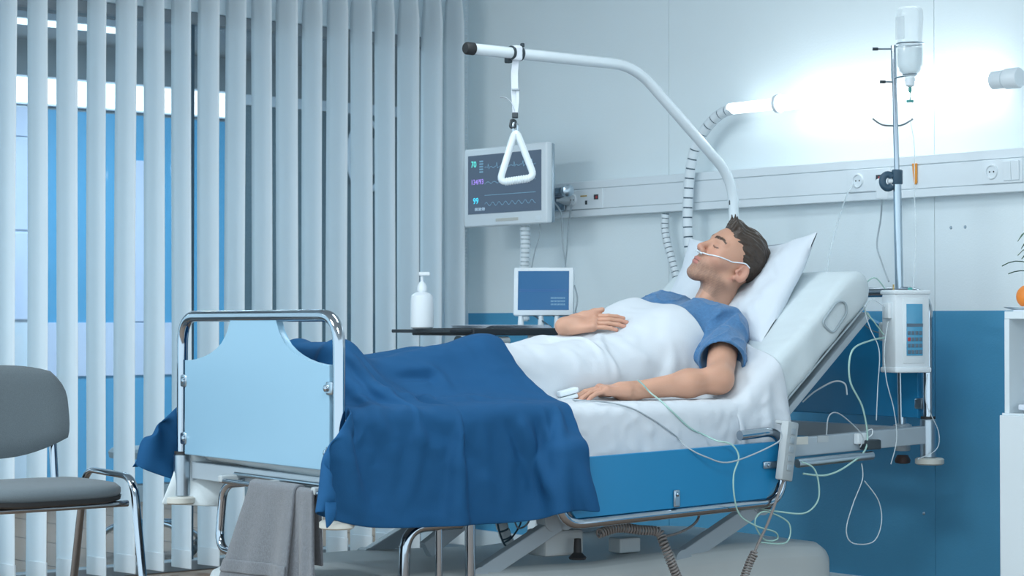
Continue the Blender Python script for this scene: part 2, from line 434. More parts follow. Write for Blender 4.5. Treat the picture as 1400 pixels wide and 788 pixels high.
def folds(Pg, M, lines, noise_fn=None, sdf=None, thick=.01):
    """press creases (amp < 0) and ridges (amp > 0) into a cloth along lines on its surface"""
    Pg = Pg.astype(float); n, m = Pg.shape[:2]; X = Pg.reshape(-1, 3)
    N = np.cross(np.gradient(Pg, axis=1), np.gradient(Pg, axis=0)).reshape(-1, 3); N /= np.linalg.norm(N, axis=1, keepdims=True) + 1e-9
    N *= np.sign(N @ np.array([.3, -.3, .8]))[:, None]
    pix, dpt = px_of(X, M); disp = np.zeros(len(X))
    for pts, amp, wid in lines:
        on = []
        for p in pts:
            e = ((pix - np.array(p)) ** 2).sum(1); c = np.where(e < 40)[0]
            if len(c) == 0: c = np.array([np.argmin(e)])
            on.append(X[c[np.argmin(dpt[c])]])
        d = np.full(len(X), 9.0); ln = np.zeros(len(X))
        for k, (a, b) in enumerate(zip(on, on[1:])):
            ab = b - a; t = np.clip((X - a) @ ab / (ab @ ab + 1e-9), 0, 1); dd = np.linalg.norm(X - a - t[:, None] * ab, axis=1)
            ln = np.where(dd < d, (k + t) / (len(on) - 1), ln); d = np.minimum(d, dd)
        disp += amp * np.exp(-(d / wid) ** 2) * np.clip(np.minimum(ln, 1 - ln) * 6 + .15, 0, 1)
    if noise_fn is not None: disp += noise_fn(X)
    X = X + N * disp[:, None]
    if sdf is not None:
        for _ in range(3):
            d = sdf(X); hit = np.where(d < thick)[0]
            if not len(hit): break
            x = X[hit]; g = np.stack([sdf(x + e) - sdf(x - e) for e in np.eye(3) * .0005], 1); g /= np.linalg.norm(g, axis=1, keepdims=True) + 1e-9
            X[hit] = x + g * (thick - d[hit])[:, None]
    return X.reshape(n, m, 3)
def add_cloth_mods(o, th, sub=1):
    s = o.modifiers.new('solid', 'SOLIDIFY'); s.thickness = th; s.offset = 0
    if sub: k = o.modifiers.new('sub', 'SUBSURF'); k.levels = sub; k.render_levels = sub

# ------------------------------------------------------------------ special materials
def glass_mat():
    m = bpy.data.materials.new('pane_glass'); m.use_nodes = True; nt = m.node_tree; nt.nodes.remove(nt.nodes['Principled BSDF'])
    a = nt.nodes.new('ShaderNodeBsdfTransparent'); a.inputs[0].default_value = (0.86, 0.94, 0.97, 1)
    g = nt.nodes.new('ShaderNodeBsdfGlossy'); g.inputs['Roughness'].default_value = 0.03
    n = nt.nodes.new('ShaderNodeTexNoise'); n.inputs['Scale'].default_value = 3
    mr = nt.nodes.new('ShaderNodeMapRange'); mr.inputs[3].default_value = 0.03; mr.inputs[4].default_value = 0.06
    nt.links.new(n.outputs['Fac'], mr.inputs[0])
    x = nt.nodes.new('ShaderNodeMixShader'); nt.links.new(mr.outputs[0], x.inputs[0]); nt.links.new(a.outputs[0], x.inputs[1]); nt.links.new(g.outputs[0], x.inputs[2])
    nt.links.new(x.outputs[0], nt.nodes['Material Output'].inputs[0]); MATS['pane_glass'] = m
glass_mat()
def P(x, y, ax, v): return at(x, y, ax, v, BED)
def PW(x, y, ax, v): return at(x, y, ax, v, IDM)
def struct(name, mb, m, ang=40): return solo(name, mb, m, kind='structure', ang=ang)

# ================================================================== THE ROOM
fl = struct('floor', MB().b2((-3.2, -7.5, -0.05), (9, 2.8, 0)), 'floor_wood')
for i in range(9):      # seams between the boards that show under the blind
    part('plank_seam', MB().b2((-2.9, -3.0 + i * 0.42, 0.0), (-0.06, -2.996 + i * 0.42, 0.0012)), 'black_rubber', fl)
struct('ceiling', MB().b2((-0.1, -7.5, 2.70), (9, 0.1, 2.75)), 'ceiling_white')
wb = struct('wall_back', MB().b2((-0.05, 0.012, 0), (5.6, 0.10, 2.70)), 'panel_gap')
xs = [-0.05, 1.25, 2.55, 3.85, 5.6]
for a, b in zip(xs, xs[1:]):
    part('wall_panel', MB().b2((a + .001, 0, 0.0), (b - .001, 0.0125, 2.70), 0.0008, 1), 'wall_paint', wb)
for x, z in ((2.62, 1.30), (2.68, 1.30), (2.50, 0.32), (2.53, 0.55)):
    part('screw_head', MB().lathe([(0.006, 0), (0.004, 0.0025), (0, 0.003)], (x, 0, z), (0, -1, 0), 10), 'steel', wb)
struct('baseboard_back', MB().b2((0, -0.012, 0), (5.6, 0.0, 0.08), 0.003), 'wall_white')
struct('wall_left', MB().b2((-0.12, -7.0, 2.204), (0.0, 0.0, 2.70)), 'wall_white')
struct('wall_corner', MB().b2((-0.12, -0.19, 0), (0.0, 0.0, 2.204)), 'wall_white')
w1 = solo('window_1', MB().b2((-0.065, -7.0, 0.0), (-0.055, -0.19, 2.204)), 'pane_glass', kind='structure')
for nm, lo, hi in (('window_frame', (-0.10, -7.0, 2.16), (-0.02, -0.19, 2.204)), ('window_frame', (-0.10, -7.0, 0.0), (-0.02, -0.19, 0.04)),
                   ('window_frame', (-0.10, -0.23, 0.04), (-0.02, -0.19, 2.16))):
    part(nm, MB().b2(lo, hi, 0.004), 'far_grey', w1)
ym = PW(262, 250, 'x', -0.06).y
part('glass_joint', MB().b2((-0.070, ym - .006, 0.04), (-0.050, ym + .006, 2.16)), 'dark_cable', w1)

# vertical blind: one fabric slat after the other, turned nearly edge-on to the glass
vb = thing('vertical_blind', (0.10, -1.6, 0.02), 'pale blue vertical blind covering the glass wall on the left', 'blind')
part('head_rail', MB().b2((0.07, -4.2, 2.52), (0.13, -0.04, 2.57), 0.004), 'white_enamel', vb)
ya, yb = PW(50.5, 400, 'x', 0.10).y, PW(621, 400, 'x', 0.10).y; pitch = (yb - ya) / 16
def slat_mesh(seed):
    r = random.Random(seed); n = 7; prof = []
    for k in range(n):
        t = k / (n - 1) - .5; prof.append((t * .127, 0.007 * (1 - 4 * t * t)))
    rows = []
    zs = [0.03, 0.032, 0.095, 0.10, 0.4, 0.8, 1.2, 1.6, 2.0, 2.25, 2.40, 2.50]
    for z in zs:
        sw = 0.004 * math.sin(z * 1.7 + seed); f = 1.0 if z < 2.3 else 1 - 0.55 * (z - 2.3) / 0.2
        rows.append([(p[0] * f, p[1] + sw, z) for p in prof])
    me = MB().grid(np.array([[list(p) for p in r_] for r_ in rows])).mesh('slat')
    return me
hemm = MB().box((0, .004, .045), (.122, .007, .07), None, .002).mesh('hem_pocket'); finish(hemm, 'blind_fabric', 20)
slatm = [slat_mesh(i) for i in range(4)]
for me in slatm: finish(me, 'blind_fabric', 60); me.transform(Matrix.Translation((0, 0, -0.02)))
for k in range(-14, 17):
    o = bpy.data.objects.new('slat', slatm[k % 4]); COL.objects.link(o); o.parent = vb
    o.location = (0, ya + k * pitch - (-1.6), 0); o.rotation_euler = (0, 0, math.radians(7.5 + 2.5 * math.sin(k * 2.3)))
    s = o.modifiers.new('solid', 'SOLIDIFY'); s.thickness = 0.0012
    h_ = bpy.data.objects.new('hem_pocket', hemm); COL.objects.link(h_); h_.parent = o
ch = MB(); chx = PW(640, 100, 'x', 0.13)
for i in range(90): ch.sphere((0.13, chx.y - .01, 2.5 - i * 0.0145), 0.0035, 6)
part('bead_chain', ch, 'white_plastic', vb)

# ------------------------------------------------------------------ next room behind the glass
def PF(x, y): return PW(x, y, 'x', -2.9)
wf = struct('wall_far', MB().b2((-3.0, -3.4, 0), (-2.902, 2.8, 2.6)), 'far_grey')
struct('trim_1', MB().b2((-2.9, PF(52, 300).y, 0.10), (-2.885, PF(318, 300).y, 2.10), 0.002), 'far_blue')
struct('trim_2', MB().b2((-2.885, PF(0, 400).y - .4, 0.69), (-2.872, PF(242, 300).y, 0.975), 0.002), 'far_lilac')
struct('trim_3', MB().b2((-2.885, PF(181, 300).y, 0.98), (-2.870, PF(197, 300).y, 1.855), 0.002), 'far_lilac')
struct('trim_4', MB().b2((-2.9, -3.4, 0.0), (-2.88, 2.8, 0.09), 0.002), 'far_grey')
struct('wall_side', MB().b2((-3.0, 2.7, 0), (-0.1, 2.8, 2.5)), 'far_grey')
struct('ceiling_far', MB().b2((-3.0, -3.4, 2.46), (-0.12, 2.8, 2.52)), 'far_grey')
cb = thing('corridor_cabinet', (-2.85, -1.4, 0), 'tall pale cabinet with stacked doors behind the leftmost blind slats', 'cabinet')
part('body', MB().b2((-2.885, -2.2, 0.1), (-2.80, PF(40, 300).y, 2.10), 0.004), 'far_white', cb)
for z0, z1 in ((0.99, 1.44), (1.455, 1.925), (1.94, 2.09)):
    for y0, y1 in ((-2.18, -1.42), (-1.40, PF(38, 300).y)):
        part('door', MB().b2((-2.80, y0, z0), (-2.785, y1, z1), 0.004), 'far_lilac', cb)
cl = thing('corridor_light', (-2.87, -0.4, 2.13), 'long bright light strip above the blue wall behind the blind', 'light')
part('housing', MB().b2((-2.9, -1.6, 2.115), (-2.86, PF(308, 150).y, 2.27), 0.004), 'far_white', cl)
part('diffuser', MB().b2((-2.86, -1.58, 2.125), (-2.845, PF(306, 150).y, 2.255), 0.004), 'corridor_glow', cl)
for i, (y, x) in enumerate(((-1.1, -2.0), (-0.2, -1.3))):
    t = thing('ceiling_tube_lamp', (x, y, 2.42), ('slim tube lamp on the grey ceiling beyond the glass, farther one', 'slim tube lamp on the grey ceiling beyond the glass, nearer one')[i], 'lamp')
    part('housing', MB().b2((x - .03, y - .5, 2.425), (x + .03, y + .5, 2.46), 0.004), 'far_white', t)
    part('tube', MB().cyl((x, y - .48, 2.41), (x, y + .48, 2.41), 0.013, 12), 'corridor_glow', t)
hb = thing('venetian_blind', (-2.86, 1.4, 0.6), 'dark closed horizontal slat blind seen between the vertical slats', 'blind')
yl, yr = PF(326, 300).y, 2.6
part('head_rail', MB().b2((-2.89, yl, 2.20), (-2.84, yr, 2.26), 0.003), 'far_white', hb)
vm = MB().box((0, 0, 0), (0.004, yr - yl, 0.046), Matrix.Rotation(math.radians(16), 3, 'Y')).mesh('slat'); finish(vm, 'far_blind')
for i in range(38):
    o = bpy.data.objects.new('slat', vm); COL.objects.link(o); o.parent = hb; o.location = (-2.868 + 2.86, (yl + yr) / 2 - 1.4, 0.64 + i * 0.0415 - 0.6)
mr_ = thing('round_mirror', (-2.8, 1.46, 1.74), 'oval mirror with a white rim glimpsed through the blind', 'mirror')
ring = [( -2.82, 1.50 + 0.13 * math.cos(a), 1.953 + 0.205 * math.sin(a)) for a in np.linspace(0, 2 * PI, 33)[:-1]]
part('rim', MB().tube(ring, 0.016, 10, True), 'far_white', mr_)
part('mirror_face', MB().lathe([(0.12, 0), (0.12, 0.01)], (-2.83, 1.50, 1.953), (1, 0, 0), 24), 'steel', mr_)
# chrome stool standing in the next room
sy0 = PW(205, 640, 'x', -0.7).y
cc = thing('corridor_stool', (-0.7, sy0, 0), 'chrome-legged grey stool behind the blind left of the bed foot', 'stool')
part('seat', MB().lathe([(.10, 0), (.17, .004), (.175, .03), (.16, .045), (0, .05)], (-0.7, sy0, .40), seg=24), 'far_grey', cc)
part('column', MB().cyl((-.7, sy0, .12), (-.7, sy0, .40), .02, 12), 'chrome', cc)
for k in range(5):
    a = k * 2 * PI / 5 + .3; d = V((math.cos(a), math.sin(a), 0))
    part('leg', MB().tube(fillet([V((-.7, sy0, .13)), V((-.7, sy0, .12)) + d * .14, V((-.7, sy0, .05)) + d * .24], .05), .013, 10), 'chrome', cc)
    part('caster', MB().lathe([(.022, -.008), (.025, 0), (.022, .008)], V((-.7, sy0, .0255)) + d * .24, (d.y, -d.x, 0), 12), 'dark_plastic', cc)
# ------------------------------------------------------------------ wall trunking with sockets
zt, zb = PW(1200, 217, 'y', -0.06).z, PW(1200, 273, 'y', -0.06).z
tk = thing('wall_trunking', (2.2, -0.03, zb), 'long white cable trunking with sockets running along the back wall', 'trunking')
part('body', MB().b2((0.32, -0.055, zb), (5.5, 0, zt), 0.006), 'white_plastic', tk)
part('lid', MB().b2((0.32, -0.0600, zb + .030), (5.5, -0.054, zt - .034), 0.0015), 'white_plastic', tk)
part('lower_lip', MB().b2((0.32, -0.0605, zb), (5.5, -0.054, zb + .027), 0.002), 'white_plastic', tk)
part('upper_lip', MB().b2((0.32, -0.0605, zt - .031), (5.5, -0.054, zt), 0.002), 'white_plastic', tk)
zc = (zt - .034 + zb + .030) / 2
def plate(px0, px1, kind):
    x0, x1 = PW(px0, 250, 'y', -0.06).x, PW(px1, 250, 'y', -0.06).x; cx = (x0 + x1) / 2
    o = part('socket_plate', MB().b2((x0, -0.066, zc - .040), (x1, -0.059, zc + .040), 0.003), 'white_plastic', tk)
    n = max(1, round((x1 - x0) / .08)); wd = (x1 - x0) / n
    for i in range(n):
        c = x0 + (i + .5) * wd; k = kind[i % len(kind)]
        if k == 's':
            part('socket', MB().lathe([(0.026, 0), (0.024, 0.006), (0.020, 0.006), (0.019, 0.001), (0.0, 0.001)], (c, -0.066, zc), (0, -1, 0), 22), 'white_plastic', o)
            for d in (-.008, .008): part('pin_hole', MB().lathe([(0.003, 0), (0.003, 0.0004)], (c + d, -0.0672, zc), (0, -1, 0), 8), 'dark_plastic', o)
        elif k == 'd':
            part('data_port', MB().b2((c - .013, -0.0685, zc - .004), (c + .013, -0.066, zc + .016), 0.002), 'dark_plastic', o)
            part('port_mark', MB().b2((c - .001, -0.0695, zc + .000), (c + .009, -0.0683, zc + .010)), 'red_mark', o)
        elif k == 'b':
            part('port_mark', MB().b2((c - .022, -0.0675, zc + .010), (c + .016, -0.066, zc + .016)), 'brass_mark', o)
            part('data_port', MB().b2((c + .006, -0.0675, zc - .022), (c + .018, -0.066, zc - .006)), 'dark_plastic', o)
        elif k == 'w':
            for d in (-1, 1): part('switch_rocker', MB().box((c + d * .016, -0.069, zc), (0.031, 0.008, 0.064), Matrix.Rotation(.05, 3, 'X'), 0.002), 'white_plastic', o)
plate(776, 825, 'sbd')
plate(1160, 1218, 'sds')
plate(1344, 1399, 'sw')
pl = thing('power_plug', PW(777, 275, 'y', -0.08), 'grey plug in the trunking socket beside the large monitor', 'plug')
pc = PW(775, 275, 'y', -0.08)
part('plug_body', MB().lathe([(0.018, 0), (0.019, 0.012), (0.013, 0.03), (0.007, 0.045), (0.006, 0.055)], (pc.x, -0.067, pc.z), (-.5, -1, 0.05), 14), 'grey_cable', pl)
part('cord', MB().tube(crom([pc + V((-.03, -.05, 0)), PW(767, 292, 'y', -.16), PW(769, 330, 'y', -.2), PW(773, 364, 'y', -.25), PW(775, 400, 'y', -.4)]), 0.0035, 8), 'grey_cable', pl)
solo('hanging_cable', MB().tube(crom([PW(781, 280, 'y', -.075), PW(777, 310, 'y', -.10), PW(775, 340, 'y', -.15), PW(772, 372, 'y', -.25)]), 0.003, 8), 'grey_cable', 'thin grey cable hanging from the socket behind the small monitor', 'cable')
pw = thing('power_adapter', PW(1212, 258, 'y', -0.08), 'white adapter plugged into the trunking behind the infusion pole', 'adapter')
pp = PW(1211, 257, 'y', -0.08)
part('case', MB().box((pp.x, -0.085, pp.z - .005), (0.055, 0.04, 0.075), None, 0.008), 'white_plastic', pw)
part('cord', MB().tube(crom([pp + V((0, -.02, -.04)), PW(1204, 300, 'y', -.07), PW(1199, 335, 'y', -.07), PW(1206, 360, 'y', -.1), PW(1215, 385, 'y', -.2)]), 0.003, 8), 'grey_cable', pw)
solo('oxygen_outlet_hose', MB().tube(crom([PW(1167, 252, 'y', -0.07), PW(1160, 262, 'y', -0.10), PW(1148, 295, 'y', -0.10), PW(1138, 330, 'y', -.12), PW(1132, 360, 'y', -.16), PW(1130, 380, 'y', -.2)]), 0.0028, 8), 'clear_tube', 'clear hose running from the wall outlet down behind the mattress', 'hose')
tgx = PW(1250, 238, 'y', -0.064)
solo('orange_tag', MB().prism([(-.009, .036), (.012, .036), (.012, -.030), (.007, -.036), (.001, -.036), (-.002, -.03)], tgx, (1, 0, 0), (0, 0, 1), 0.004, 0.0008), 'orange_tag', 'small orange tag stuck on the trunking beside the infusion pole', 'tag')

# ------------------------------------------------------------------ tube lamp on the wall and flexible hoses
yl_ = -0.10
def PL(x, y): return PW(x, y, 'y', yl_)
L0, L1, L2, L3 = PL(998, 150.5), PL(1063, 142), PL(1358, 110), PL(1396, 106.5)
zl = (L1.z + L2.z) / 2
wl = thing('wall_tube_lamp', (L2.x - .4, yl_, zl - .03), 'glowing white tube lamp mounted along the back wall', 'lamp')
part('tube', MB().cyl((L1.x, yl_, zl), (L2.x, yl_, zl), 0.0275, 24), 'lamp_glow', wl)
part('tube_end', MB().cyl((L0.x, yl_, zl), (L1.x, yl_, zl), 0.0205, 24), 'lamp_diffuser', wl)
part('end_cap', MB().lathe([(0.030, 0), (0.030, 0.045), (0.027, 0.047), (0.027, 0.052), (0.034, 0.054), (0.034, 0.10), (0.030, 0.106), (0, .106)], (L2.x, yl_, zl), (1, 0, 0), 24), 'white_plastic', wl)
part('clamp_ring', MB().lathe([(0.028, 0), (0.034, 0.002), (0.034, 0.016), (0.028, 0.018)], (L1.x - .004, yl_, zl), (1, 0, 0), 24), 'white_plastic', wl)
for x in (L1.x + .004, L2.x + .08):
    part('wall_bracket', MB().b2((x - .012, yl_, zl - .014), (x + .012, 0.0, zl + .014), 0.003), 'white_plastic', wl)
def corrugated(path, r, pitch_, depth):
    pts = crom(path, 40); out = [pts[0]]; acc = 0; rs = [r]
    res = [pts[0]]; 
    step = pitch_ / 6; carry = 0
    for a, b in zip(pts, pts[1:]):
        L = (b - a).length; s = step - carry
        while s <= L: res.append(a + (b - a) * (s / L)); s += step
        carry = L - (s - step)
    return res, [r - (depth if i % 6 in (0, 5) else 0) for i in range(len(res))]
hz = [(L0.x + .02, yl_, zl), PL(985, 156), PL(970, 170), PL(956, 190), PL(947, 215), PL(942, 250), PL(940, 300), PL(942, 345), PL(945, 420)]
hl = thing('flexible_hose', (hz[-1][0], yl_, hz[-1][2]), 'white spiral-wrapped hose bending from the tube lamp down behind the pillow', 'hose')
p_, r_ = corrugated(hz, 0.019, 0.032, 0.0)
part('hose', MB().tube(p_, 0.0180, 12), 'dark_cable', hl)
sl_ = MB()
def band(mb, pts, r, every, width=0.005):
    acc = 0.0
    for i in range(1, len(pts) - 1):
        acc += (pts[i] - pts[i - 1]).length
        if acc > every:
            acc = 0; t = (pts[i + 1] - pts[i - 1]).normalized() + V((0, 0, .25)); t.normalize(); mb.cyl(pts[i] - t * width / 2, pts[i] + t * width / 2, r, 12)
    return mb
def wraps(pts, r, every, length, m, parent, name='wrap'):
    segs = []; acc = 0; cur = []
    for i in range(1, len(pts)):
        acc += (pts[i] - pts[i - 1]).length; cur.append(pts[i])
        if acc >= length and len(cur) >= 2: segs.append(cur); cur = []; acc = -(every - length)
        elif acc < 0: cur = []
    for s in segs: part(name, MB().tube(s, r, 12), m, parent)
wraps(p_, 0.0205, 0.034, 0.0300, 'white_plastic', hl)
PL2 = lambda x, y: PW(x, y, 'y', -0.06)
h2 = [PL2(910, 292), PL2(909, 312), PL2(913, 335), PL2(920, 360), PL2(935, 420)]
hs = thing('flexible_hose', V(h2[-1]), 'short white perforated hose hanging from the trunking left of the long hose', 'hose')
p2_, _ = corrugated(h2, 0.016, 0.02, 0)
part('hose', MB().tube(p2_, 0.0135, 12), 'dark_cable', hs)
wraps(p2_, 0.0160, 0.019, 0.0165, 'white_plastic', hs)

# ------------------------------------------------------------------ patient monitor on the wall
ymn = -0.30
def PM(x, y): return PW(x, y, 'y', ymn)
m0, m1 = PM(634, 311), PM(747, 197); mx0, mx1, mz0, mz1 = m0.x, m1.x, 1.370, 1.694
pm = thing('patient_monitor', ((mx0 + mx1) / 2, ymn, mz0), 'large white vital-signs monitor with dark screen on the back wall', 'monitor')
part('housing', MB().b2((mx0, ymn, mz0), (mx1, ymn + .035, mz1), 0.010, 3), 'white_plastic', pm)
part('back_shell', MB().b2((mx0 + .004, ymn + .032, mz0 + .004), (mx1 - .002, ymn + .050, mz1 - .004), 0.008), 'steel', pm)
scx0, scx1, scz0, scz1 = mx0 + .030, mx1 - .030, mz0 + .052, mz1 - .030
scr = part('screen', MB().b2((scx0, ymn - .0015, scz0), (scx1, ymn + .004, scz1)), 'screen_dark', pm)
part('menu_button', MB().b2((mx0 + .21, ymn - .002, mz0 + .018), (mx0 + .35, ymn + .004, mz0 + .030), 0.001), 'beige_plastic', pm)
part('power_button', MB().b2((mx1 - .065, ymn - .002, mz0 + .014), (mx1 - .030, ymn + .004, mz0 + .030), 0.001), 'white_plastic', pm)
U_, Vv = (1, 0, 0), (0, 0, 1); ys_ = ymn - .003
def ink(txt, x, z, size, m, parent=scr, name='reading'): part(name, text_mesh(txt, size, (x, ys_, z), U_, Vv), m, parent)
sw_, sh_ = scx1 - scx0, scz1 - scz0
ink('70', scx0 + .045 * sw_, scz0 + .80 * sh_, 0.036, 'ink_green')
ink('134/93', scx0 + .045 * sw_, scz0 + .505 * sh_, 0.030, 'ink_violet')
ink('99', scx0 + .075 * sw_, scz0 + .175 * sh_, 0.036, 'ink_cyan')
ink('00:00:00', scx0 + .10 * sw_, scz0 + .055 * sh_, 0.019, 'ink_pale')
def trace(fz, z, m, x0=.24, x1=.93, n=70, r=0.0012):
    pts = [(scx0 + sw_ * (x0 + (x1 - x0) * i / n), ys_, scz0 + sh_ * (z + fz(i))) for i in range(n + 1)]
    part('wave_trace', MB().tube(pts, r, 4), m, scr)
trace(lambda i: .07 * (i % 12 == 5) - .02 * (i % 12 == 6) + .012 * math.sin(i * .9), .78, 'ink_faint')
trace(lambda i: .035 * abs(math.sin(i * .35)), .50, 'ink_faint')
trace(lambda i: .0, .31, 'ink_faint')
trace(lambda i: .03 * math.sin(i * .7), .16, 'ink_faint')
for i in range(5): part('side_reading', MB().b2((scx0 + .165 * sw_, ys_, scz0 + (.70 + .045 * i) * sh_), (scx0 + .215 * sw_, ys_ + .001, scz0 + (.725 + .045 * i) * sh_)), 'ink_faint', scr)
bk = thing('monitor_bracket', (mx1 - .05, -0.15, 1.44), 'chrome wall bracket holding the large monitor', 'bracket')
part('arm', MB().tube(fillet([(mx1 - .08, ymn + .06, 1.49), (mx1 - .16, -0.14, 1.49), (mx1 - .21, -0.061, 1.49)], .06), 0.016, 12), 'chrome', bk)
part('wall_plate', MB().b2((mx1 - .27, -0.075, 1.43), (mx1 - .15, -0.0610, 1.53), 0.006), 'chrome', bk)
part('knob', MB().lathe([(0.02, 0), (0.024, .006), (.024, .03), (.014, .036)], (mx1 + .012, ymn + .09, 1.50), (1, -.3, 0), 14), 'steel', bk)
hc = [PW(718, 305, 'y', -.24), PW(718, 340, 'y', -.24), PW(717, 375, 'y', -.24), PW(717, 440, 'y', -.24)]
mh = thing('flexible_hose', V(hc[-1]), 'ribbed clear spiral hose hanging below the large monitor', 'hose')
p3_, _ = corrugated(hc, .02, .012, 0)
part('hose', MB().tube(p3_, 0.017, 12), 'clear_tube', mh)
wraps(p3_, 0.0215, 0.016, 0.011, 'white_plastic', mh)
solo('monitor_cable', MB().tube(crom([PW(738, 306, 'y', -.25), PW(737, 325, 'y', -.25), PW(731, 345, 'y', -.25), PW(727, 366, 'y', -.25)]), 0.0025, 6), 'grey_cable', 'thin grey cable dropping from the large monitor beside its ribbed hose', 'cable')

# ------------------------------------------------------------------ visitor chair
cx0, cy0 = 1.43, -2.815
vc = thing('visitor_chair', (cx0, cy0, 0), 'grey fabric chair with chrome legs at the left by the blind', 'chair')
def chair_seat():
    n, k = 28, 9; top = []
    ring = []
    for i in range(48):
        a = 2 * PI * i / 48; c, s = math.cos(a), math.sin(a); e = 0.55
        ring.append((0.215 * math.copysign(abs(c) ** e, c), 0.238 * math.copysign(abs(s) ** e, s)))
    mb = MB(); rings = []
    for sc1, z in ((.2, .505), (.6, .506), (.85, .504), (.95, .499), (1.0, .488), (1.0, .474), (.97, .464)):
        rings.append([V((cx0 + x * sc1 + .0, cy0 + y * sc1, z - .05 * max(0, x * sc1 - .12) - .02 * (x * sc1 < -.15))) for x, y in ring])
    mb.ring_sweep(rings); return mb
part('seat', chair_seat(), 'chair_fabric', vc, 60)
def scaled_ring(z0, z1, s):
    out = []
    for i in range(48):
        a = 2 * PI * i / 48; c, q = math.cos(a), math.sin(a); e = 0.5
        x, y = 0.213 * s * math.copysign(abs(c) ** e, c), 0.236 * s * math.copysign(abs(q) ** e, q); out.append((x, y))
    return out
part('seat_shell', MB().ring_sweep([[V((cx0 + x, cy0 + y, z - .05 * max(0, x - .12))) for x, y in scaled_ring(0, 0, s)] for s, z in ((1.0, .467), (.99, .455), (.9, .448))]), 'black_rubber', vc)
def chair_back():
    mb = MB(); nu, nv = 15, 11; outline = lambda u: (0.590 - 0.0 + .030 * (u * u) - .028 * (1 - u * u), 0.846 - .020 * abs(u) ** 3)
    rows_f, rows_b = [], []
    for i in range(nv):
        t = i / (nv - 1); rf, rb = [], []
        for j in range(nu):
            u = j / (nu - 1) * 2 - 1
            lo, hi = outline(u); z = lo + (hi - lo) * t
            hw = 0.238 - 0.050 * max(0, (t - .55) / .45) ** 2.2 - 0.012 * (1 - t) ** 8 
            y = cy0 + u * hw; edge = min(1, (1 - abs(u)) * 7) * min(1, t * 7 + .0) * min(1, (1 - t) * 7); th = 0.006 + 0.014 * math.sqrt(max(0, edge))
            x = cx0 - .195 - (z - .6) * .22 - .030 * (1 - u * u)
            rf.append(V((x + th, y, z))); rb.append(V((x - th * .7, y, z)))
        rows_f.append(rf); rows_b.append(rb)
    rings = [rows_f[i] + list(reversed(rows_b[i])) for i in range(nv)]
    mb.ring_sweep(rings); return mb
part('backrest', chair_back(), 'chair_fabric', vc, 70)
for s in (-1, 1):
    Y = cy0 + s * .258
    part('leg_frame', MB().tube(fillet([(cx0 - .27, Y + s * .01, 0), (cx0 - .14, Y, .525), (cx0 + .155, Y, .515), (cx0 + .235, Y + s * .01, 0)], .06), 0.0135, 12, flat=.7), 'chrome', vc)
    part('back_support', MB().tube(fillet([(cx0 + .05, cy0 + s * .19, .43), (cx0 - .205, cy0 + s * .19, .44), (cx0 - .235, cy0 + s * .19, .68)], .05), 0.0125, 12), 'chrome', vc)
for x in (-.12, .12): part('cross_bar', MB().cyl((cx0 + x, cy0 - .258, .435), (cx0 + x, cy0 + .258, .435), .010, 10), 'chrome', vc)

# ------------------------------------------------------------------ bedside cabinet at the right edge
k0 = PW(1373, 425, 'y', -.42); kx, kz = k0.x, 1.012; kz1 = PW(1376, 565, 'y', -.42).z
bc = thing('bedside_cabinet', (kx + .25, -.22, 0), 'white cabinet with an open shelf niche at the right edge', 'cabinet')
part('top_panel', MB().b2((kx, -.42, kz - .024), (kx + .5, -.012, kz), .002), 'white_enamel', bc)
part('side_panel', MB().b2((kx, -.42, kz1), (kx + .018, -.012, kz - .024), .001), 'white_enamel', bc)
part('side_panel', MB().b2((kx + .482, -.42, kz1), (kx + .5, -.012, kz - .024), .001), 'white_enamel', bc)
part('back_panel', MB().b2((kx + .018, -.03, kz1), (kx + .482, -.013, kz - .024)), 'white_enamel', bc)
part('shelf', MB().b2((kx - .006, -.425, kz1 - .02), (kx + .5, -.012, kz1), .001), 'white_enamel', bc)
part('body', MB().b2((kx - .006, -.425, .05), (kx + .5, -.012, kz1 - .021), .002), 'white_enamel', bc)
dr = part('door', MB().b2((kx - .002, -.443, .07), (kx + .496, -.426, kz1 - .006), .002), 'white_enamel', bc)
part('handle', MB().tube(fillet([(kx + .42, -.443, .60), (kx + .42, -.47, .60), (kx + .42, -.47, .50), (kx + .42, -.443, .50)], .01), .005, 8), 'steel', dr)
part('plinth', MB().b2((kx + .02, -.40, 0), (kx + .48, -.03, .05)), 'grey_plastic', bc)
fx = PW(1407, 408, 'y', -.30).x; ppx = PW(1440, 380, 'y', -.20).x
solo('plate', MB().lathe([(0.0, .002), (.05, 0.0), (.055, .003), (.085, .012), (.087, .014), (.083, .015), (.05, .006), (0, .006)], (fx + .012, -.30, kz), seg=32), 'soap_white', 'white plate on the bedside cabinet under the orange', 'plate')
og = thing('orange', (fx, -.30, kz + .008), 'orange fruit lying on the white plate', 'orange')
part('fruit', MB().sphere((fx, -.30, kz + .008 + .038), .040, 24, (1, 1, .95)), 'orange', og)
part('stem_dimple', MB().lathe([(.006, 0), (.005, .003), (0, .004)], (fx, -.30, kz + .083), seg=8), 'leaf', og)
pp_ = thing('potted_plant', (ppx, -.18, kz), 'green plant with pointed leaves on the cabinet at right edge', 'plant')
part('pot', MB().lathe([(.04, 0), (.058, .09), (.060, .10), (.055, .10), (.05, .08), (0, .08)], (ppx, -.18, kz), seg=24), 'soap_white', pp_)
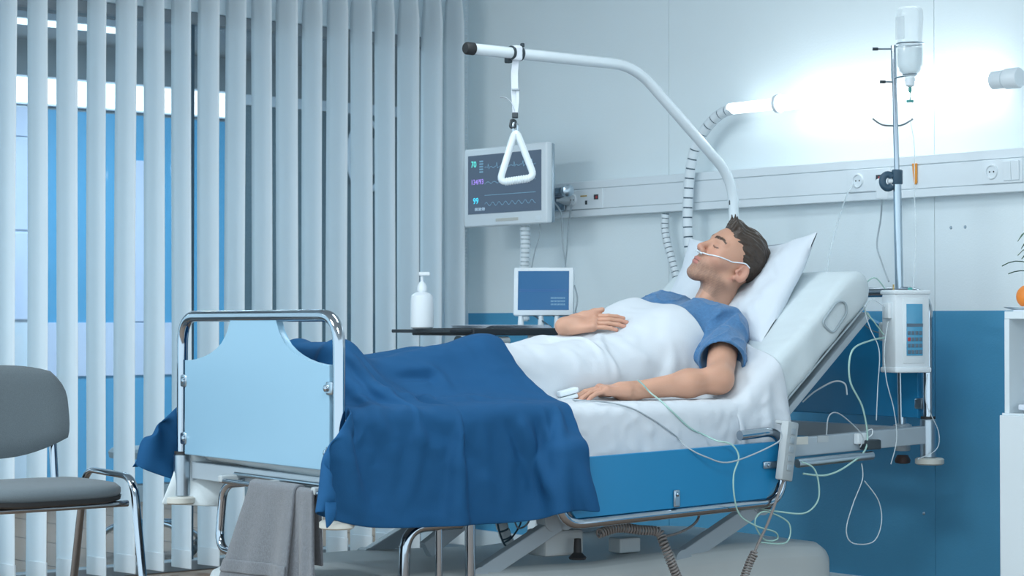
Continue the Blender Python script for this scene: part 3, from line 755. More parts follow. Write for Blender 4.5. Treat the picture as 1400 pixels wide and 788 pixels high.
for i in range(16):
    a = 3.3 + i * 2.4 if i > 3 else (2.9, 3.5, 3.2, 3.8)[i]; r = (.150, .155, .13, .12)[i] if i < 4 else .11 + .03 * (i % 3); h = (.105, .05, .15, .12)[i] if i < 4 else .08 + .03 * (i % 4)
    o = V((ppx, -.18, kz + .08)); d = V((math.cos(a), math.sin(a), 0)); s_ = V((-d.y, d.x, 0)); pr = []
    for j in range(9):
        t = j / 8; c = o + d * (r * t) + V((0, 0, h * math.sin(t * 2.2))); wd = .012 * math.sin(PI * min(1, t * .95 + .05)) + .0008
        pr.append([c - s_ * wd, c + V((0, 0, -.002)), c + s_ * wd, c + V((0, 0, .0015))])
    part('leaf', MB().ring_sweep(pr), 'leaf', pp_)
solo('folded_paper', MB().box((kx + .10, -.33, kz1 + .016), (.13, .16, .018), Matrix.Rotation(.15, 3, 'Z') @ Matrix.Rotation(.05, 3, 'Y'), .005), 'paper_white', 'folded white paper pack in the open niche of the cabinet', 'paper')
solo('loose_paper', MB().b2((kx + .03, -.415, kz), (kx + .10, -.37, kz + .004)), 'paper_white', 'thin grey-white slip lying on the cabinet top beside the plate', 'paper')

# ------------------------------------------------------------------ overbed table and what stands on it
tz = PW(640, 449, 'x', 1.25).z
tx0, tx1, ty0, ty1 = 1.04, 1.40, PW(535, 452, 'x', 1.05).y, -0.52
ot = thing('overbed_table', (1.22, -.9, 0), 'black overbed table standing behind the bed', 'table')
part('tabletop', MB().b2((tx0, ty0 + .10, tz - .026), (tx1, ty1, tz), .004), 'table_black', ot)
part('side_flap', MB().b2((tx0 + .01, ty0, tz - .016), (tx1 - .01, ty0 + .10, tz - .004), .003), 'table_black', ot)
part('tilt_roller', MB().tube([(1.38, PW(628, 465, 'x', 1.38).y, tz - .045), (1.38, PW(628, 465, 'x', 1.38).y + .22, tz - .045)], .016, 14), 'grey_plastic', ot)
part('roller_end', MB().lathe([(.019, 0), (.019, .012)], (1.38, PW(628, 465, 'x', 1.38).y - .01, tz - .045), (0, 1, 0), 14), 'dark_plastic', ot)
part('column', MB().b2((1.17, -.66, .10), (1.22, -.60, tz - .026), .006), 'white_enamel', ot)
part('base', MB().tube(fillet([(1.75, -.80, .06), (1.20, -.80, .06), (1.20, -.46, .06), (1.75, -.46, .06)], .05), .018, 10), 'white_enamel', ot)
for x, y in ((1.75, -.80), (1.20, -.80), (1.20, -.46), (1.75, -.46)):
    part('caster', MB().lathe([(.022, -.009), (.024, 0), (.022, .009)], (x, y, .0245), (0, 1, 0), 14), 'dark_plastic', ot)
sb_ = PW(577, 447, 'x', 1.22)
sp = thing('soap_dispenser', (1.22, sb_.y, tz), 'white pump bottle on the left end of the black table', 'bottle')
part('bottle', MB().lathe([(.036, 0), (.041, .004), (.0415, .02), (.0405, .10), (.038, .116), (.028, .124), (.016, .128), (.015, .134)], (1.22, sb_.y, tz), seg=24), 'soap_white', sp)
part('collar', MB().lathe([(.018, 0), (.017, .018), (.010, .030), (.0055, .034)], (1.22, sb_.y, tz + .132), seg=18), 'soap_white', sp)
part('pump_stem', MB().cyl((1.22, sb_.y, tz + .162), (1.22, sb_.y, tz + .190), .005, 10), 'soap_white', sp)
part('pump_head', MB().box((1.228, sb_.y + .004, tz + .193), (.040, .016, .014), Matrix.Rotation(.9, 3, 'Z'), .004), 'soap_white', sp)
for i in range(5):
    solo('paper_sheet', MB().box((1.24 + .004 * i, (ty0 + .36) - .006 * i, tz + .0013 + .0024 * i), (.21, .30, .0018), Matrix.Rotation(.04 * i - .06, 3, 'Z')), 'paper_white',
         'sheet in the flat white paper pile on the black table', 'paper', group='papers on the black table')
# tablet style monitor
cm = PW(743, 400, 'x', 1.25)
nrm = V((.766, -.643, 0)); nrm = (Matrix.Rotation(math.radians(-7), 3, 'Z') @ nrm); tl = math.radians(7)
uu = V((0, 0, 1)).cross(nrm).normalized(); nn = (nrm * math.cos(tl) + V((0, 0, 1)) * math.sin(tl)).normalized(); vv = nn.cross(uu)
FM = Matrix((uu, vv, nn)).transposed().to_4x4(); FM.translation = cm
tm = thing('tabletop_monitor', (cm.x, cm.y, tz), 'small white monitor with blue screen on the black table', 'monitor')
def fpart(name, mb, m, parent, M):
    me = mb.mesh(name); me.transform(M); return part(name, me, m, parent)
fpart('housing', MB().b2((-.112, -.086, -.03), (.112, .094, 0), .006), 'white_plastic', tm, FM)
ts = fpart('screen', MB().b2((-.095, -.066, -.001), (.095, .080, .0012)), 'screen_blue', tm, FM)
for z in (.004, .010): fpart('screen_line', MB().b2((-.090, z, .0012), (.088, z + .0016, .0020)), 'ink_navy', ts, FM)
for i in range(10):
    for j in range(3): fpart('screen_text', MB().b2((.028 + .0055 * i, -.048 + .012 * j, .0012), (.031 + .0055 * i, -.042 + .012 * j, .0018)), 'ink_faint', ts, FM)
for dx in (-.085, -.01, .05):
    q = FM @ V((dx, -.08, -.015)); part('foot', MB().cyl((q.x, q.y, tz), (q.x, q.y, q.z), .013, 12, .009), 'white_plastic', tm)
for i, dy in enumerate((0, .03)):
    q = FM @ V((-.05 + .07 * i, -.075, -.02)); q2 = FM @ V((.03 + .08 * i, -.105, .0))
    part('cable', MB().tube(crom([q, (q + q2) / 2 + V((0, 0, -.012)), V((q2.x, q2.y, tz + .004))]), .003, 6), 'dark_cable', tm)
solo('monitor_side_cable', MB().tube(crom([FM @ V((.113, .03, -.02)), FM @ V((.125, -.02, -.02)), FM @ V((.118, -.07, -.02)), V(((FM @ V((.11, -.1, -.02))).x, (FM @ V((.11, -.1, -.02))).y, tz + .003))]), .003, 6), 'grey_cable', 'thin grey cable behind the right side of the small monitor', 'cable')

# ================================================================== THE BED (bed frame: x across, y foot to head)
bed = thing('hospital_bed', (0, 0, 0), 'adjustable hospital bed with chrome end frames and blue panels', 'bed', BED)
T = lambda y: .037 * y
def end_frame(y, dz, panel_m, sgn, nm):
    fr = part(nm + '_frame', MB().tube(fillet([(-.46, y, .50 + dz), (-.46, y, .996 + dz), (.46, y, .996 + dz), (.46, y, .50 + dz)], .085, 8), .0165, 16), 'chrome', bed)
    pts = [(-.425, .588), (.425, .588), (.425, .866)]
    for i in range(11):
        a = PI / 2 * i / 10; pts.append((.425 - .29 * math.sin(a) ** 1.0, .866 + .125 * (1 - math.cos(a)) ** 1.0))
    pts += [(.118, .996), (-.118, .996)]
    for i in range(10, -1, -1):
        a = PI / 2 * i / 10; pts.append((-.425 + .29 * math.sin(a), .866 + .125 * (1 - math.cos(a))))
    pts.append((-.425, .866))
    clean = []
    for p in pts:
        if not clean or (abs(p[0] - clean[-1][0]) + abs(p[1] - clean[-1][1])) > .004: clean.append(p)
    part(nm + '_panel', MB().prism([(p[0], p[1] + dz) for p in clean], (0, y, 0), (1, 0, 0), (0, 0, 1), .020, .003), panel_m, bed)
    for sx in (-1, 1):
        for z in (.805, .635):
            b = part('panel_bracket', MB().box((sx * .430, y, z + dz), (.036, .030, .036), None, .006), 'steel', bed)
            part('bolt', MB().lathe([(.010, 0), (.009, .005), (.004, .008), (0, .008)], (sx * .420, y - sgn * .015, z + dz), (0, -sgn, 0), 12), 'chrome', b)
        part('corner_sleeve', MB().lathe([(.022, 0), (.026, .004), (.026, .122), (.022, .126)], (sx * .46, y, .462 + dz), seg=20), 'steel', bed)
        part('sleeve_ring', MB().lathe([(.0235, 0), (.0235, .008)], (sx * .46, y, .587 + dz), seg=20), 'black_rubber', bed)
        part('bumper', MB().lathe([(.040, 0), (.046, .004), (.046, .018), (.040, .022)], (sx * .46, y - sgn * .006, .440 + dz), seg=24), 'beige_plastic', bed)
end_frame(0.0, 0.0, 'foot_panel', 1, 'foot')
end_frame(2.18, .081, 'blue_panel', -1, 'head')
for sx in (-1, 1):
    part('side_beam', MB().prism([(.02, .510), (2.16, .589), (2.16, .645), (.02, .566)], (sx * .452, 0, 0), (0, 1, 0), (0, 0, 1), .036, .003), 'bed_grey', bed)
part('foot_cross_beam', MB().b2((-.44, .02, .515), (.44, .06, .565), .003), 'bed_grey', bed)
part('head_cross_beam', MB().b2((-.44, 2.13, .592), (.44, 2.17, .640), .003), 'bed_grey', bed)
part('label_plate', MB().box((.4705, 1.62, .617), (.002, .055, .024), None), 'beige_plastic', bed)
part('label_plate', MB().box((.4705, 1.71, .619), (.002, .045, .020), None), 'grey_plastic', bed)
part('lying_surface', MB().b2((-.43, .06, .568), (.43, 1.42, .595), .004), 'bed_grey', bed)
BA = math.radians(41); BDIR = V((0, math.cos(BA), math.sin(BA))); BN = V((0, -math.sin(BA), math.cos(BA)))
HB = V((0, 1.485, .612))       # underside of the raised part starts here
part('back_surface', MB().box(HB + BDIR * .30 - BN * .012, (.86, .62, .022), Matrix.Rotation(BA, 3, 'X'), .004), 'bed_grey', bed)
for sx in (-1, 1):
    part('back_strut', MB().cyl((sx * .25, 1.62, .60), HB + BDIR * .42 - BN * .02 + V((sx * .25, 0, 0)), .014, 10), 'steel', bed)
part('lift_bar', MB().tube([P(1090, 634, 'x', .50), P(1192, 623, 'x', .50)], .0135, 14), 'steel', bed)
part('lift_bar_bracket', MB().box(P(1188, 608, 'x', .48), (.05, .06, .03), None, .004), 'dark_plastic', bed)

# near side rail: chrome loop with blue panel
xr = .52
a0, a1, a2, a3 = P(766, 682, 'x', xr), P(776, 716, 'x', xr), P(1052, 687, 'x', xr), P(1070, 588, 'x', xr)
rl = part('side_rail', MB().tube(fillet([(xr, a0.y - .02, .60), (xr, a0.y - .0, a1.z - .005), (xr, a2.y + .05, a2.z), (xr, a3.y, a3.z), (xr, a3.y - .17, a3.z - .012)], .075, 8), .0150, 14), 'chrome', bed)
yA, yB = a0.y + .02, a3.y - .022
part('rail_panel', MB().prism([(yA, .470), (yA + .03, a1.z + .012), (yB - .05, a2.z + .012), (yB, a2.z + .06), (yB, .622), (yA, .600)], (xr, 0, 0), (0, 1, 0), (0, 0, 1), .014, .002), 'blue_panel', bed)
def clip(c, L=.05, horiz=False):
    q = part('rail_clip', MB().box(c, (.008, L if horiz else .022, .022 if horiz else L), None, .006), 'steel', bed)
    part('rivet', MB().lathe([(.007, 0), (.006, .004), (0, .005)], V(c) + V((.004, -.012 if horiz else 0, 0 if horiz else .012)), (1, 0, 0), 10), 'chrome', q)
clip(P(925, 682, 'x', xr + .012)); clip(P(1054, 636, 'x', xr + .012), .06, True)
part('slide_rail', MB().tube([V((.49, .68, .560)), V((.49, 1.52, .600))], .012, 10), 'steel', bed)

# base with lifting arms
def plinth():
    mb = MB(); prof = [(-.34, .12), (.34, .12), (.34, .255), (.315, .285), (-.315, .285), (-.34, .255)]
    rings = []
    for y, s, dz in ((-.05, .55, -.05), (.0, .85, -.02), (.10, 1, 0), (.5, 1, 0), (.95, .93, -.012), (1.2, .96, .0), (1.50, 1, .012), (1.72, 1, .006), (1.84, .98, -.004), (1.90, .9, -.03)):
        rings.append([V((x * s, y, z + (dz if z > .2 else 0))) for x, z in prof])
    return mb.ring_sweep(rings)
pb_ = plinth()
bs = part('base', pb_, 'base_grey', bed, 30)
bv = bs.modifiers.new('bev', 'BEVEL'); bv.width = .018; bv.segments = 3; bv.limit_method = 'ANGLE'; bv.angle_limit = .5
for y in (.14, 1.80):
    for sx in (-1, 1):
        cs = part('caster', MB().lathe([(.045, -.018), (.062, -.014), (.064, 0), (.062, .014), (.045, .018)], (sx * .30, y, .0645), (1, 0, 0), 24), 'black_rubber', bed)
        part('caster_hub', MB().lathe([(.04, -.022), (.042, 0), (.04, .022)], (sx * .30, y, .0645), (1, 0, 0), 16), 'grey_plastic', cs)
        part('caster_fork', MB().box((sx * .30, y + .01, .115), (.062, .07, .06), None, .01), 'base_grey', cs)
part('brake_axle', MB().cyl((-.3, 1.70, .175), (.345, 1.70, .175), .010, 12), 'steel', bed)
part('brake_bar', MB().tube(fillet([(.30, 1.54, .175), (.30, 1.86, .160)], .02), .009, 10), 'brown_rubber', bed)
def arm(p0, p1, x, wd, name='lift_arm'):
    p0, p1 = V(p0), V(p1); d = (p1 - p0); L = d.length; d.normalize(); ang_ = math.atan2(d.z, d.y)
    q = part(name, MB().box((p0 + p1) / 2, (.035, L, wd), Matrix.Rotation(ang_, 3, 'X'), .004), 'bed_grey', bed)
    for p in (p0, p1): part('pivot', MB().lathe([(wd * .62, -.022), (wd * .62, .022)], p, (1, 0, 0), 18), 'bed_grey', q)
for sx in (-1, 1):
    arm((sx * .30, .54, .262), (sx * .30, .84, .405), 0, .046)
    arm((sx * .30, 1.28, .262), (sx * .30, 1.60, .410), 0, .050)
    arm((sx * .30, .80, .41), (sx * .30, .74, .56), 0, .060, 'arm_post')
    arm((sx * .30, 1.585, .42), (sx * .30, 1.56, .57), 0, .050, 'arm_post')
part('pivot_shaft', MB().cyl((-.33, 1.60, .412), (.345, 1.60, .412), .014, 12), 'brown_rubber', bed)
part('motor_box', MB().b2((-.12, .80, .40), (.12, 1.25, .50), .015), 'grey_plastic', bed)
part('motor_rod', MB().cyl((0, 1.2, .45), (0, 1.55, .47), .02, 12), 'steel', bed)
part('junction_box', MB().b2((.18, 1.10, .285), (.24, 1.18, .330), .006), 'grey_plastic', bed)
part('pedal_knob', MB().lathe([(.024, 0), (.026, .006), (.012, .02), (.010, .06)], (.335, .87, .292), seg=14), 'black_rubber', bed)
part('spindle_cover', MB().b2((.20, .78, .30), (.30, .92, .375), .01), 'grey_plastic', bed)
# chrome handles at the foot end
part('push_handle', MB().tube(fillet([P(552, 800, 'x', .36), P(554, 722, 'x', .36), P(630, 716, 'x', .36)], .07, 8), .0155, 14), 'chrome', bed)
part('handle_post', MB().cyl(P(600, 800, 'x', .36), P(600, 722, 'x', .36), .0105, 12), 'chrome', bed)
part('handle_post', MB().cyl(P(643, 800, 'x', .36), P(643, 690, 'x', .36), .0145, 12), 'chrome', bed)
part('diagonal_brace', MB().box(((P(590, 745, 'x', .1) + P(660, 690, 'x', .1)) / 2), (.03, .26, .05), Matrix.Rotation(.55, 3, 'X'), .004), 'bed_grey', bed)
part('foot_handle', MB().tube(fillet([(-.10, .02, .525), (-.192, .0, .515), (-.205, -.01, .33), (-.09, -.005, .325)], .06, 8), .0125, 12), 'chrome', bed)
part('towel_bar', MB().cyl((-.14, -.035, .530), (.44, -.035, .530), .0075, 12), 'chrome', bed)
part('towel_bar', MB().cyl((-.14, .01, .546), (.44, .01, .546), .0065, 12), 'steel', bed)
for x in (-.13, .12, .40): part('bar_holder', MB().box((x, 0.0, .536), (.022, .09, .020), None, .004), 'grey_plastic', bed)

# ------------------------------------------------------------------ lifting pole with trapeze
tb = P(1003, 300, 'x', -.46); tx_ = tb.x
tip = P(638, 66, 'x', -.37); be = P(868, 90, 'x', -.435); kn = P(1003, 246, 'x', -.46)
lp = thing('lifting_pole', (-.46, tb.y, .60), 'white bent lifting pole rising from the bed head over the patient', 'pole', BED)
pth = fillet([V((tx_, tb.y, .53)), kn, be, tip], .10, 8)
part('pole', MB().tube(pth, .0185, 18), 'white_enamel', lp)
dr_ = (be - tip).normalized()
part('end_cap', MB().lathe([(.0, -.004), (.016, -.003), (.020, .002), (.0205, .030)], tip - dr_ * .003, dr_, 18), 'black_rubber', lp)
part('pole_socket', MB().lathe([(.026, 0), (.026, .14)], (tx_, tb.y, .56), seg=18), 'steel', lp)
part('catch', MB().box(kn + V((.0, -.018, -.07)), (.006, .004, .04), None, .001), 'dark_plastic', lp)
hk = P(707, 73, 'x', -.38); tt = (hk.y - tip.y) / (be.y - tip.y); hk = tip + (be - tip) * tt
tr = thing('trapeze_grip', (hk.x, hk.y, hk.z - .42), 'white triangular trapeze grip hanging by a strap from the pole', 'trapeze', BED)
ux = V((.5736, .819, 0))      # grip hangs turned toward the room
def HG(dx, z): return V((hk.x, hk.y, z)) + ux * dx
def zat(py): return P(707, py, 'x', hk.x).z
for s in (-1, 1): part('clamp_ring', MB().tube([hk + dr_ * (.018 * s) + V((0, 0, .0)) - dr_ * .004, hk + dr_ * (.018 * s) + dr_ * .004], .0235, 16), 'dark_plastic', tr)
part('clamp_block', MB().box(hk + V((0, 0, .0)) + dr_ * 0, (.040, .034, .050), None, .008), 'strap_white', tr)
part('clamp_latch', MB().box(HG(-.024, zat(82)), (.022, .02, .022), None, .004), 'dark_plastic', tr)
part('clamp_latch', MB().box(HG(.022, zat(62)), (.012, .012, .014), None, .003), 'dark_plastic', tr)
def strap(pts, wdt=.022, th=.003):
    mb = MB(); rings = []
    for p in pts: p = V(p); rings.append([p - ux * wdt / 2 - nS * th / 2, p + ux * wdt / 2 - nS * th / 2, p + ux * wdt / 2 + nS * th / 2, p - ux * wdt / 2 + nS * th / 2])
    return mb.ring_sweep(rings)
nS = V((.819, -.5736, 0))
part('strap', strap([HG(0, zat(80)), HG(-.004, zat(100)), HG(-.003, zat(123))]), 'strap_white', tr)
part('strap', strap([HG(-.008, zat(123)), HG(-.006, zat(140)), HG(-.003, zat(156))], .014), 'strap_white', tr)
part('strap', strap([HG(.006, zat(123)) + nS * .006, HG(.006, zat(140)) + nS * .006, HG(.001, zat(156)) + nS * .006], .010), 'strap_white', tr)
part('strap_slide', MB().box(HG(0, zat(123)), (.026, .028, .006), Matrix.Rotation(.96, 3, 'Z'), .002), 'grey_cable', tr)
part('strap_tail', MB().tube(crom([HG(-.004, zat(151)), HG(-.014, zat(141)), HG(-.032, zat(134)), HG(-.052, zat(133.5))]), .007, 8, flat=.2, flatdir=(0, 0, 1)), 'strap_white', tr)
part('buckle', MB().box(HG(-.002, zat(158)), (.020, .028, .018), Matrix.Rotation(.96, 3, 'Z'), .003), 'dark_plastic', tr)
part('buckle', MB().tube(fillet([HG(-.014, zat(164)), HG(.000, zat(166)), HG(-.004, zat(175)), HG(-.018, zat(174))], .006, 4, True), .005, 8, True), 'dark_plastic', tr)
cor = [HG(.000, zat(177)), HG(.062, zat(243)), HG(-.054, zat(250))]
tri = fillet(cor, .028, 6, True)
part('grip_loop', MB().tube(tri, .0115, 14, True), 'white_enamel', tr)
gb, ge = cor[2] + (cor[1] - cor[2]) * .16, cor[2] + (cor[1] - cor[2]) * .84
gp = [gb + (ge - gb) * (i / 60) for i in range(61)]
part('grip_ridges', MB().tube(gp, [.0128 + .0012 * math.cos(i * 2 * PI / 6) for i in range(61)], 14), 'white_enamel', tr)
part('hanger_link', MB().tube(fillet([HG(-.008, zat(168)), HG(.006, zat(170)), HG(.006, zat(182)), HG(-.008, zat(182))], .006, 4, True), .004, 8, True), 'steel', tr)

# ------------------------------------------------------------------ infusion pole, bottle and pump
iy = 2.18
ib, it_, ijn = P(1234, 625, 'y', iy), P(1221.5, 62, 'y', iy), P(1226.5, 243, 'y', iy)
ip = thing('infusion_pole', (ib.x, iy, .53), 'chrome infusion pole with hooks fixed at the bed head', 'pole', BED)
part('lower_pole', MB().cyl(ib + V((0, 0, .02)), ijn, .0135, 16), 'steel', ip)
part('upper_pole', MB().cyl(ijn, it_, .0088, 16), 'chrome', ip)
part('pole_sleeve', MB().lathe([(.023, 0), (.025, .004), (.025, .07), (.030, .072), (.030, .084), (.020, .088)], (ib.x, iy, .56), seg=18), 'bed_grey', ip)
part('pole_foot', MB().lathe([(.012, 0), (.024, .003), (.026, .012), (.018, .028)], (ib.x, iy, .518), seg=18), 'brown_rubber', ip)
part('clamp_collar', MB().lathe([(.0165, 0), (.018, .003), (.018, .045), (.015, .048)], ijn - V((0, 0, .022)), seg=16), 'navy_clamp', ip)
R_ = V((.5736, .819, 0))       # across the picture
kc = ijn - R_ * .030 + V((0, 0, -.012))
part('clamp_knob', MB().tube([kc + V((.0, .0, 0)) + V((.018 * math.cos(a) * R_.x, .018 * math.cos(a) * R_.y, .022 * math.sin(a))) for a in np.linspace(.7, 5.6, 18)], .012, 12), 'navy_clamp', ip)
part('clamp_screw', MB().cyl(kc, ijn - V((0, 0, .01)), .009, 10), 'white_plastic', ip)
def iz(py): return P(1223, py, 'y', iy)
hkz = iz(172)
part('hook', MB().tube(crom([hkz, hkz - R_ * .030 + V((0, 0, .001)), hkz - R_ * .050 + V((0, 0, .008)), hkz - R_ * .072 + V((0, 0, .024))]), .0032, 8), 'steel', ip)
part('hook', MB().tube(crom([hkz, hkz + R_ * .020 + V((0, 0, .001)), hkz + R_ * .038 + V((0, 0, .008)), hkz + R_ * .060 + V((0, 0, .022))]), .0032, 8), 'steel', ip)
part('side_bracket', MB().b2(iz(108) + V((-.012, -.004, 0)), iz(64) + V((-.004, .004, 0)), .001), 'steel', ip)
for py, s, L in ((67, -1, .072), (64, 1, .055), (112, -1, .048)):
    h0 = iz(py); part('holder_arm', MB().cyl(h0, h0 + R_ * (s * L), .0030, 8), 'steel', ip)
    part('holder_tip', MB().cyl(h0 + R_ * (s * (L - .018)), h0 + R_ * (s * L), .0052, 8), 'dark_plastic', ip)
bc_ = P(1244, 60, 'y', iy - .03)
hr = [bc_ + V((.043 * math.cos(a), .043 * math.sin(a), 0)) for a in np.linspace(0, 2 * PI, 25)[:-1]]
part('bottle_ring', MB().tube(hr, .0026, 8, True), 'steel', ip)
zt_ = P(1244, 102, 'y', iy - .03).z
part('bottle_ring', MB().tube([V((bc_.x + .022 * math.cos(a), bc_.y + .022 * math.sin(a), zt_)) for a in np.linspace(0, 2 * PI, 21)[:-1]], .0026, 8, True), 'steel', ip)
part('ring_arm', MB().cyl(V((it_.x, iy, zt_)), V((bc_.x - .016, bc_.y + .012, zt_)), .0030, 8), 'steel', ip)
bz = lambda py: P(1244, py, 'y', iy - .03).z
bt = thing('infusion_bottle', (bc_.x, bc_.y, bz(165)), 'upside-down clear infusion bottle hanging on the pole', 'bottle', BED)
bo = V((bc_.x, bc_.y, 0))
part('bottle', MB().lathe([(.034, bz(10)), (.041, bz(14)), (.043, bz(25)), (.041, bz(40)), (.0395, bz(58)), (.0415, bz(72)), (.041, bz(90)), (.034, bz(98)), (.018, bz(104)), (.014, bz(107))], bo, seg=28), 'clear_plastic', bt)
part('fluid', MB().lathe([(.002, bz(66)), (.0385, bz(66.5)), (.0385, bz(88)), (.031, bz(97)), (.013, bz(103)), (.002, bz(104))], bo, seg=24), 'clear_tube', bt)
part('label_sheet', MB().b2((bc_.x - .020, bc_.y - .0445, bz(55)), (bc_.x + .018, bc_.y - .043, bz(24))), 'clear_plastic', bt)
part('neck', MB().lathe([(.015, bz(106)), (.017, bz(109)), (.015, bz(117)), (.009, bz(119))], bo, seg=18), 'white_plastic', bt)
part('spike', MB().lathe([(.005, bz(119)), (.006, bz(121)), (.006, bz(125)), (.002, bz(127)), (.0015, bz(137))], bo, seg=12), 'teal_cap', bt)
part('drip_cap', MB().lathe([(.0115, bz(137)), (.0115, bz(140))], bo, seg=16), 'teal_cap', bt)
part('drip_chamber', MB().lathe([(.0095, bz(140)), (.0095, bz(156)), (.006, bz(160)), (.003, bz(164))], bo, seg=16), 'clear_plastic', bt)
solo('drip_line', MB().tube(crom([V((bc_.x, bc_.y, bz(164))), P(1250, 200, 'y', iy - .02), P(1250, 260, 'y', iy - .03), P(1252, 330, 'y', iy - .04), P(1248, 396, 'y', iy - .06)]), .0016, 6), 'clear_tube',
     'thin clear line running from the drip chamber down to the pump', 'tube', BED)
# pump, its face turned toward the room
dF = BEDI.to_3x3() @ V((.766, -.643, 0)); dR = BEDI.to_3x3() @ RIGHT; dR.z = 0
th_ = math.radians(20); pn = (dF * math.cos(th_) + dR * math.sin(th_)).normalized(); pu = V((0, 0, 1)).cross(pn).normalized()
PB = P(1247, 510, 'y', 2.07)
PFm = Matrix((pu, V((0, 0, 1)), pn)).transposed().to_4x4(); PFm.translation = V((PB.x, PB.y, PB.z))
pmz = .262
ipm = thing('infusion_pump', (PB.x, PB.y, PB.z), 'white infusion pump with blue display clamped to the pole', 'pump', BED)
fpart('housing', MB().b2((-.060, .010, -.085), (.064, pmz - .006, 0), .006), 'white_plastic', ipm, PFm)
fpart('base_rim', MB().b2((-.064, 0, -.090), (.068, .018, .006), .005), 'white_plastic', ipm, PFm)
fpart('top_rim', MB().b2((-.064, pmz - .014, -.090), (.068, pmz, .006), .005), 'white_plastic', ipm, PFm)
fpart('front_bezel', MB().b2((-.034, .030, 0), (.044, .236, .003), .002), 'white_enamel', ipm, PFm)
ds = fpart('display', MB().b2((-.022, .054, .003), (.036, .218, .0055), .001), 'screen_lcd', ipm, PFm)
fpart('display_bar', MB().b2((-.022, .146, .0055), (.036, .156, .0068)), 'key_grey', ds, PFm)
for i in range(4):
    for j in range(4):
        mcol = 'red_mark' if (i == 0 and j == 2) else 'key_grey'
        fpart('key', MB().b2((-.019 + .0138 * i, .060 + .020 * j, .0055), (-.0085 + .0138 * i, .072 + .020 * j, .0075), .0008), mcol, ds, PFm)
fpart('side_clip', MB().b2((-.074, .172, -.060), (-.058, .222, -.020), .004), 'white_plastic', ipm, PFm)
fpart('top_pin', MB().b2((-.040, pmz, -.050), (-.036, pmz + .018, -.046)), 'brass_mark', ipm, PFm)
fpart('inlet_cap', MB().lathe([(.008, 0), (.008, .006), (.004, .009)], (.012, pmz, -.03), (0, 1, 0), 12), 'teal_cap', ipm, PFm)
fpart('pole_clamp', MB().b2((-.05, .10, -.125), (.02, .16, -.085), .006), 'grey_plastic', ipm, PFm)

# bed hand control hooked on the rail
h0 = P(1076, 617, 'x', .555)
hcT = thing('hand_control', (h0.x, h0.y, h0.z - .09), 'grey bed hand control with buttons hooked on the side rail', 'remote', BED)
HM = Matrix.Translation(h0) @ Matrix.Rotation(math.radians(-9), 4, 'X') @ Matrix.Rotation(math.radians(18), 4, 'Z')
fpart('case', MB().b2((-.014, -.030, -.088), (.012, .034, .088), .005), 'grey_plastic', hcT, HM)
for i in range(5): fpart('button', MB().b2((.012, -.012, .050 - i * .027), (.0145, .014, .068 - i * .027), .001), 'bed_grey', hcT, HM)
fpart('hook', MB().b2((-.040, -.02, .078), (-.004, .02, .088), .003), 'grey_plastic', hcT, HM)
cabp = [HM @ V((0, 0, -.088)), P(1063, 680, 'x', .55), P(1050, 715, 'x', .54), P(1036, 745, 'x', .53), P(1030, 760, 'x', .53)]
part('cord', MB().tube(crom(cabp), .0042, 8), 'coil_cable', hcT)
def coil(path, r, pitch_, wire):
    pts = crom(path, 30); L = 0; out = []; T0 = None
    for i in range(len(pts) - 1):
        a, b = pts[i], pts[i + 1]; t = (b - a).normalized(); ref = V((1, 0, 0)); u = (ref - t * ref.dot(t)).normalized(); v = t.cross(u); k = 6
        for j in range(k):
            s = j / k; ph = 2 * PI * L / pitch_; out.append(a + (b - a) * s + (u * math.cos(ph) + v * math.sin(ph)) * r); L += (b - a).length / k
    return MB().tube(out, wire, 6)
part('coil', coil([P(1032, 756, 'x', .53), P(1024, 772, 'x', .53), P(1014, 800, 'x', .53)], .010, .0085, .0032), 'coil_cable', hcT)
solo('coiled_cable', coil([P(818, 730, 'x', .40), P(845, 722, 'x', .40), P(875, 725, 'x', .41), P(900, 728, 'x', .42), P(908, 745, 'x', .44), P(918, 770, 'x', .45), P(928, 795, 'x', .45)], .0115, .0095, .0035), 'coil_cable',
     'brown coiled cable sagging under the bed from the motor', 'cable', BED)
solo('motor_cable', MB().tube(crom([P(905, 735, 'x', .40), P(930, 728, 'x', .38), P(950, 716, 'x', .36), P(956, 702, 'x', .34), P(950, 690, 'x', .3)]), .004, 8), 'coil_cable',
     'dark grey cable looping up to the bed frame', 'cable', BED)
uh = [P(681, 690, 'x', -.1), P(686, 718, 'x', -.1), P(694, 740, 'x', -.1), P(702, 760, 'x', -.1)]
uhT = thing('flexible_hose', V(uh[-1]), 'white banded hose hanging below the blue blanket', 'hose', BED)
p4_, _ = corrugated(uh, .018, .02, 0)
part('hose', MB().tube(p4_, .0165, 12), 'dark_cable', uhT); wraps(p4_, .019, .024, .020, 'white_plastic', uhT)
for i, q in enumerate(([(678, 680), (680, 715), (690, 745), (705, 750)], [(713, 690), (712, 715), (700, 735), (690, 742)], [(728, 690), (722, 715), (708, 722), (700, 700)])):
    solo('floor_cable', MB().tube(crom([P(x, y, 'x', -.05 + .04 * i) for x, y in q]), .0028, 6), 'dark_cable' if i < 2 else 'grey_cable',
         ('dark cable left of the white hose under the blanket', 'dark cable crossing right of the white hose under the blanket', 'grey cable loop right of the white hose under the blanket')[i], 'cable', BED)
jb = P(744, 715, 'y', 2.0)
sk = thing('wall_box', V(jb) - V((.03, 0, .06)), 'white perforated plate seen under the bed behind the lift arm', 'plate', BED)
part('plate', MB().box(jb, (.085, .012, .20), None, .004), 'white_plastic', sk)
for i in range(5): part('hole', MB().lathe([(.007, 0), (.007, .002)], jb + V((-.012, -.006, .07 - i * .036)), (0, -1, 0), 10), 'dark_plastic', sk)

